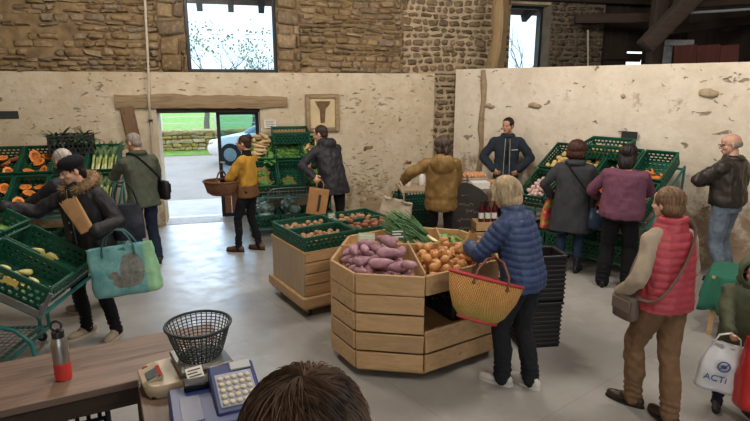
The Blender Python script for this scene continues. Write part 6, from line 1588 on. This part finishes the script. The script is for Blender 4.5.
for i in range(11):
    z = .008+i*(hh-.015)/10; mb.tube([(rad(z)*cos(2*pi*j/40), rad(z)*sin(2*pi*j/40), z) for j in range(40)], .0022, 5, closed=True)
mb.build('wire_sides', m_dg, wb)
mb = MB(); mb.tube([((r1+.002)*cos(2*pi*j/48), (r1+.002)*sin(2*pi*j/48), hh+.004) for j in range(48)], .0075, 8, closed=True); mb.build('rim', m_dg, wb)
mb = MB()
for i in range(-5, 6):
    x = i*.016; L = sqrt(max(r0*r0-x*x, 0)); mb.bar((x, -L, .006), (x, L, .006), .004, .004); mb.bar((-L, x, .009), (L, x, .009), .004, .004)
mb.build('wire_bottom', m_dg, wb)
# cash register
RGM = TR(-.67, 2.08, ZC+.001) @ RZ(R(24))
rg_ = thing('cash_register', 'blue cash register with pale round keys on the counter', 'cash register'); rg_.matrix_world = RGM
m_bp = simple('navy_plastic', '#273766', .4, .1, 6, .05)
mb = MB(); mb.box((-.02, .0, .05), (.36, .36, .1), None, .012); mb.build('body', m_bp, rg_)
mb = MB(); mb.prism([(-.19, -.15), (.19, -.15), (.19, .09), (-.19, .09)], 0, .001)
KB = TR(.075, .03, .1) @ MX.Rotation(R(14), 4, 'X')
mb = MB(); mb.box((0, 0, .02), (.2, .3, .05), None, .01); o = mb.build('keypad_housing', m_bp, rg_); o.matrix_local = KB
mb = MB(); mb.box((0, -.02, .047), (.16, .2, .008), None, .003); o2 = mb.build('key_panel', simple('pale_blue_panel', '#8f97a8', .4, .06), o)
m_key = simple('cream_key', '#c2b8a0', .4, .06, 9, 0); mk = MB(); mk.lathe([(.0125, 0), (.0125, .005), (.009, .009), (.002, .0095)], 14); mk = mk.mesh('register_key', m_key, True, 50)
for i in range(5):
    for j in range(5): q = link('key', mk, o); q.location = (-.058+.029*i, -.1+.036*j, .051)
mb = MB(); mb.box((.04, .115, .05), (.09, .05, .01), None, .002); mb.build('display', simple('pale_register_display', '#a9aeb0', .3, .05), o)
mb = MB(); mb.box((-.115, -.02, .101), (.085, .2, .004), None, .001); mb.build('lid_panel', simple('navy_panel', '#1d2a50', .35, .1), rg_)
mb = MB(); mb.box((-.07, .15, .115), (.12, .07, .03), None, .006); mb.build('printer_cover', M_BLK, rg_)
for i, (x, y, a) in enumerate(((-.07, .2, 10), (.05, .25, 14))):
    card(RGM @ TR(x, y, .0) @ TR(0, 0, .112 if i == 0 else .0) @ RZ(R(a)) @ MX.Rotation(R(-55), 4, 'X'), ('small white slip leaning on the back of the cash register, left one' if i == 0 else 'small white slip leaning behind the cash register, right one'), .075, .06)
# ================================================================== LIGHT, SKY, CAMERA
w = bpy.data.worlds.new('sky'); SC.world = w; w.use_nodes = True
nt = w.node_tree; nt.nodes.clear(); wo = nt.nodes.new('ShaderNodeOutputWorld'); bg = nt.nodes.new('ShaderNodeBackground')
tc = nt.nodes.new('ShaderNodeTexCoord'); sp = nt.nodes.new('ShaderNodeSeparateXYZ'); rp = nt.nodes.new('ShaderNodeValToRGB')
nt.links.new(tc.outputs['Generated'], sp.inputs[0]); nt.links.new(sp.outputs[2], rp.inputs[0])
rp.color_ramp.elements[0].position = .0; rp.color_ramp.elements[0].color = (.84, .92, 1, 1); rp.color_ramp.elements[1].position = .5; rp.color_ramp.elements[1].color = (.84, .92, 1.0, 1)
bg.inputs[1].default_value = 2.1
nt.links.new(rp.outputs[0], bg.inputs[0]); nt.links.new(bg.outputs[0], wo.inputs[0])
M_LAMP = simple('lamp_housing', '#8c8c8a', .4, .05)
M_EM = NT('led_tube'); M_EM.set(Emission_Strength=6.0); M_EM.b.inputs['Emission Color'].default_value = (1, .9, .76, 1); M_EM = M_EM.m
def lamp(x, y, z, e, lab, rz=0, w_=1.5, d_=.35, col=(1, .91, .81)):
    t = thing('hanging_lamp', lab, 'lamp', (x, y, z), R(rz))
    mb = MB(); mb.box((0, 0, .05), (w_, .14, .05), None, .008); mb.build('housing', M_LAMP, t)
    mb = MB(); mb.tube([(-w_/2+.03, 0, .015), (w_/2-.03, 0, .015)], .014, 8); mb.build('tube', M_EM, t)
    for s_ in (-.5, .5): mb = MB(); mb.tube([(s_*w_*.8, 0, .07), (s_*w_*.8, 0, 1.6)], .006, 5); mb.build('cord', M_LAMP, t)
    L = bpy.data.lights.new('lamp', 'POINT'); L.energy = e; L.color = col; L.shadow_soft_size = .35
    o = bpy.data.objects.new('lamp_light', L); COL.objects.link(o); o.parent = t; o.location = (0, 0, -.4)
lamp(-2.6, 5.9, 4.6, 218, 'tube lamp hanging over the left stalls, out of the frame above', 15)
lamp(1.0, 6.3, 4.6, 249, 'tube lamp hanging over the middle of the hall, out of the frame above', 15)
lamp(3.0, 4.2, 4.6, 190, 'tube lamp hanging over the right side, out of the frame above', -45)
lamp(-.8, 2.6, 4.6, 163, 'tube lamp hanging over the counter, out of the frame above', 15)
lamp(2.2, 1.4, 4.6, 170, 'added fill lamp hanging near the right front, out of the frame above', -45)  # fill lamp added to brighten the near right, no known fitting
sl = bpy.data.lights.new('overcast_sun', 'SUN'); sl.energy = 3.2; sl.angle = R(36); sl.color = (.55, .76, 1.0)
so_ = bpy.data.objects.new('overcast_sun', sl); COL.objects.link(so_); so_.rotation_euler = V((.15, -1, -.48)).to_track_quat('-Z', 'Y').to_euler()
cd = bpy.data.cameras.new('camera'); co_ = bpy.data.objects.new('camera', cd); COL.objects.link(co_); SC.camera = co_
co_.location = (0, 0, CH); co_.rotation_euler = (R(90)-CP, 0, 0); cd.sensor_fit = 'HORIZONTAL'; cd.sensor_width = 36; cd.lens = 36*FPX/750; cd.clip_start = .05; cd.clip_end = 300
SC.view_settings.view_transform = 'Standard'; SC.view_settings.look = 'None'; SC.view_settings.exposure = 0.0; SC.view_settings.gamma = 1.0; SC.view_settings.use_curve_mapping = False
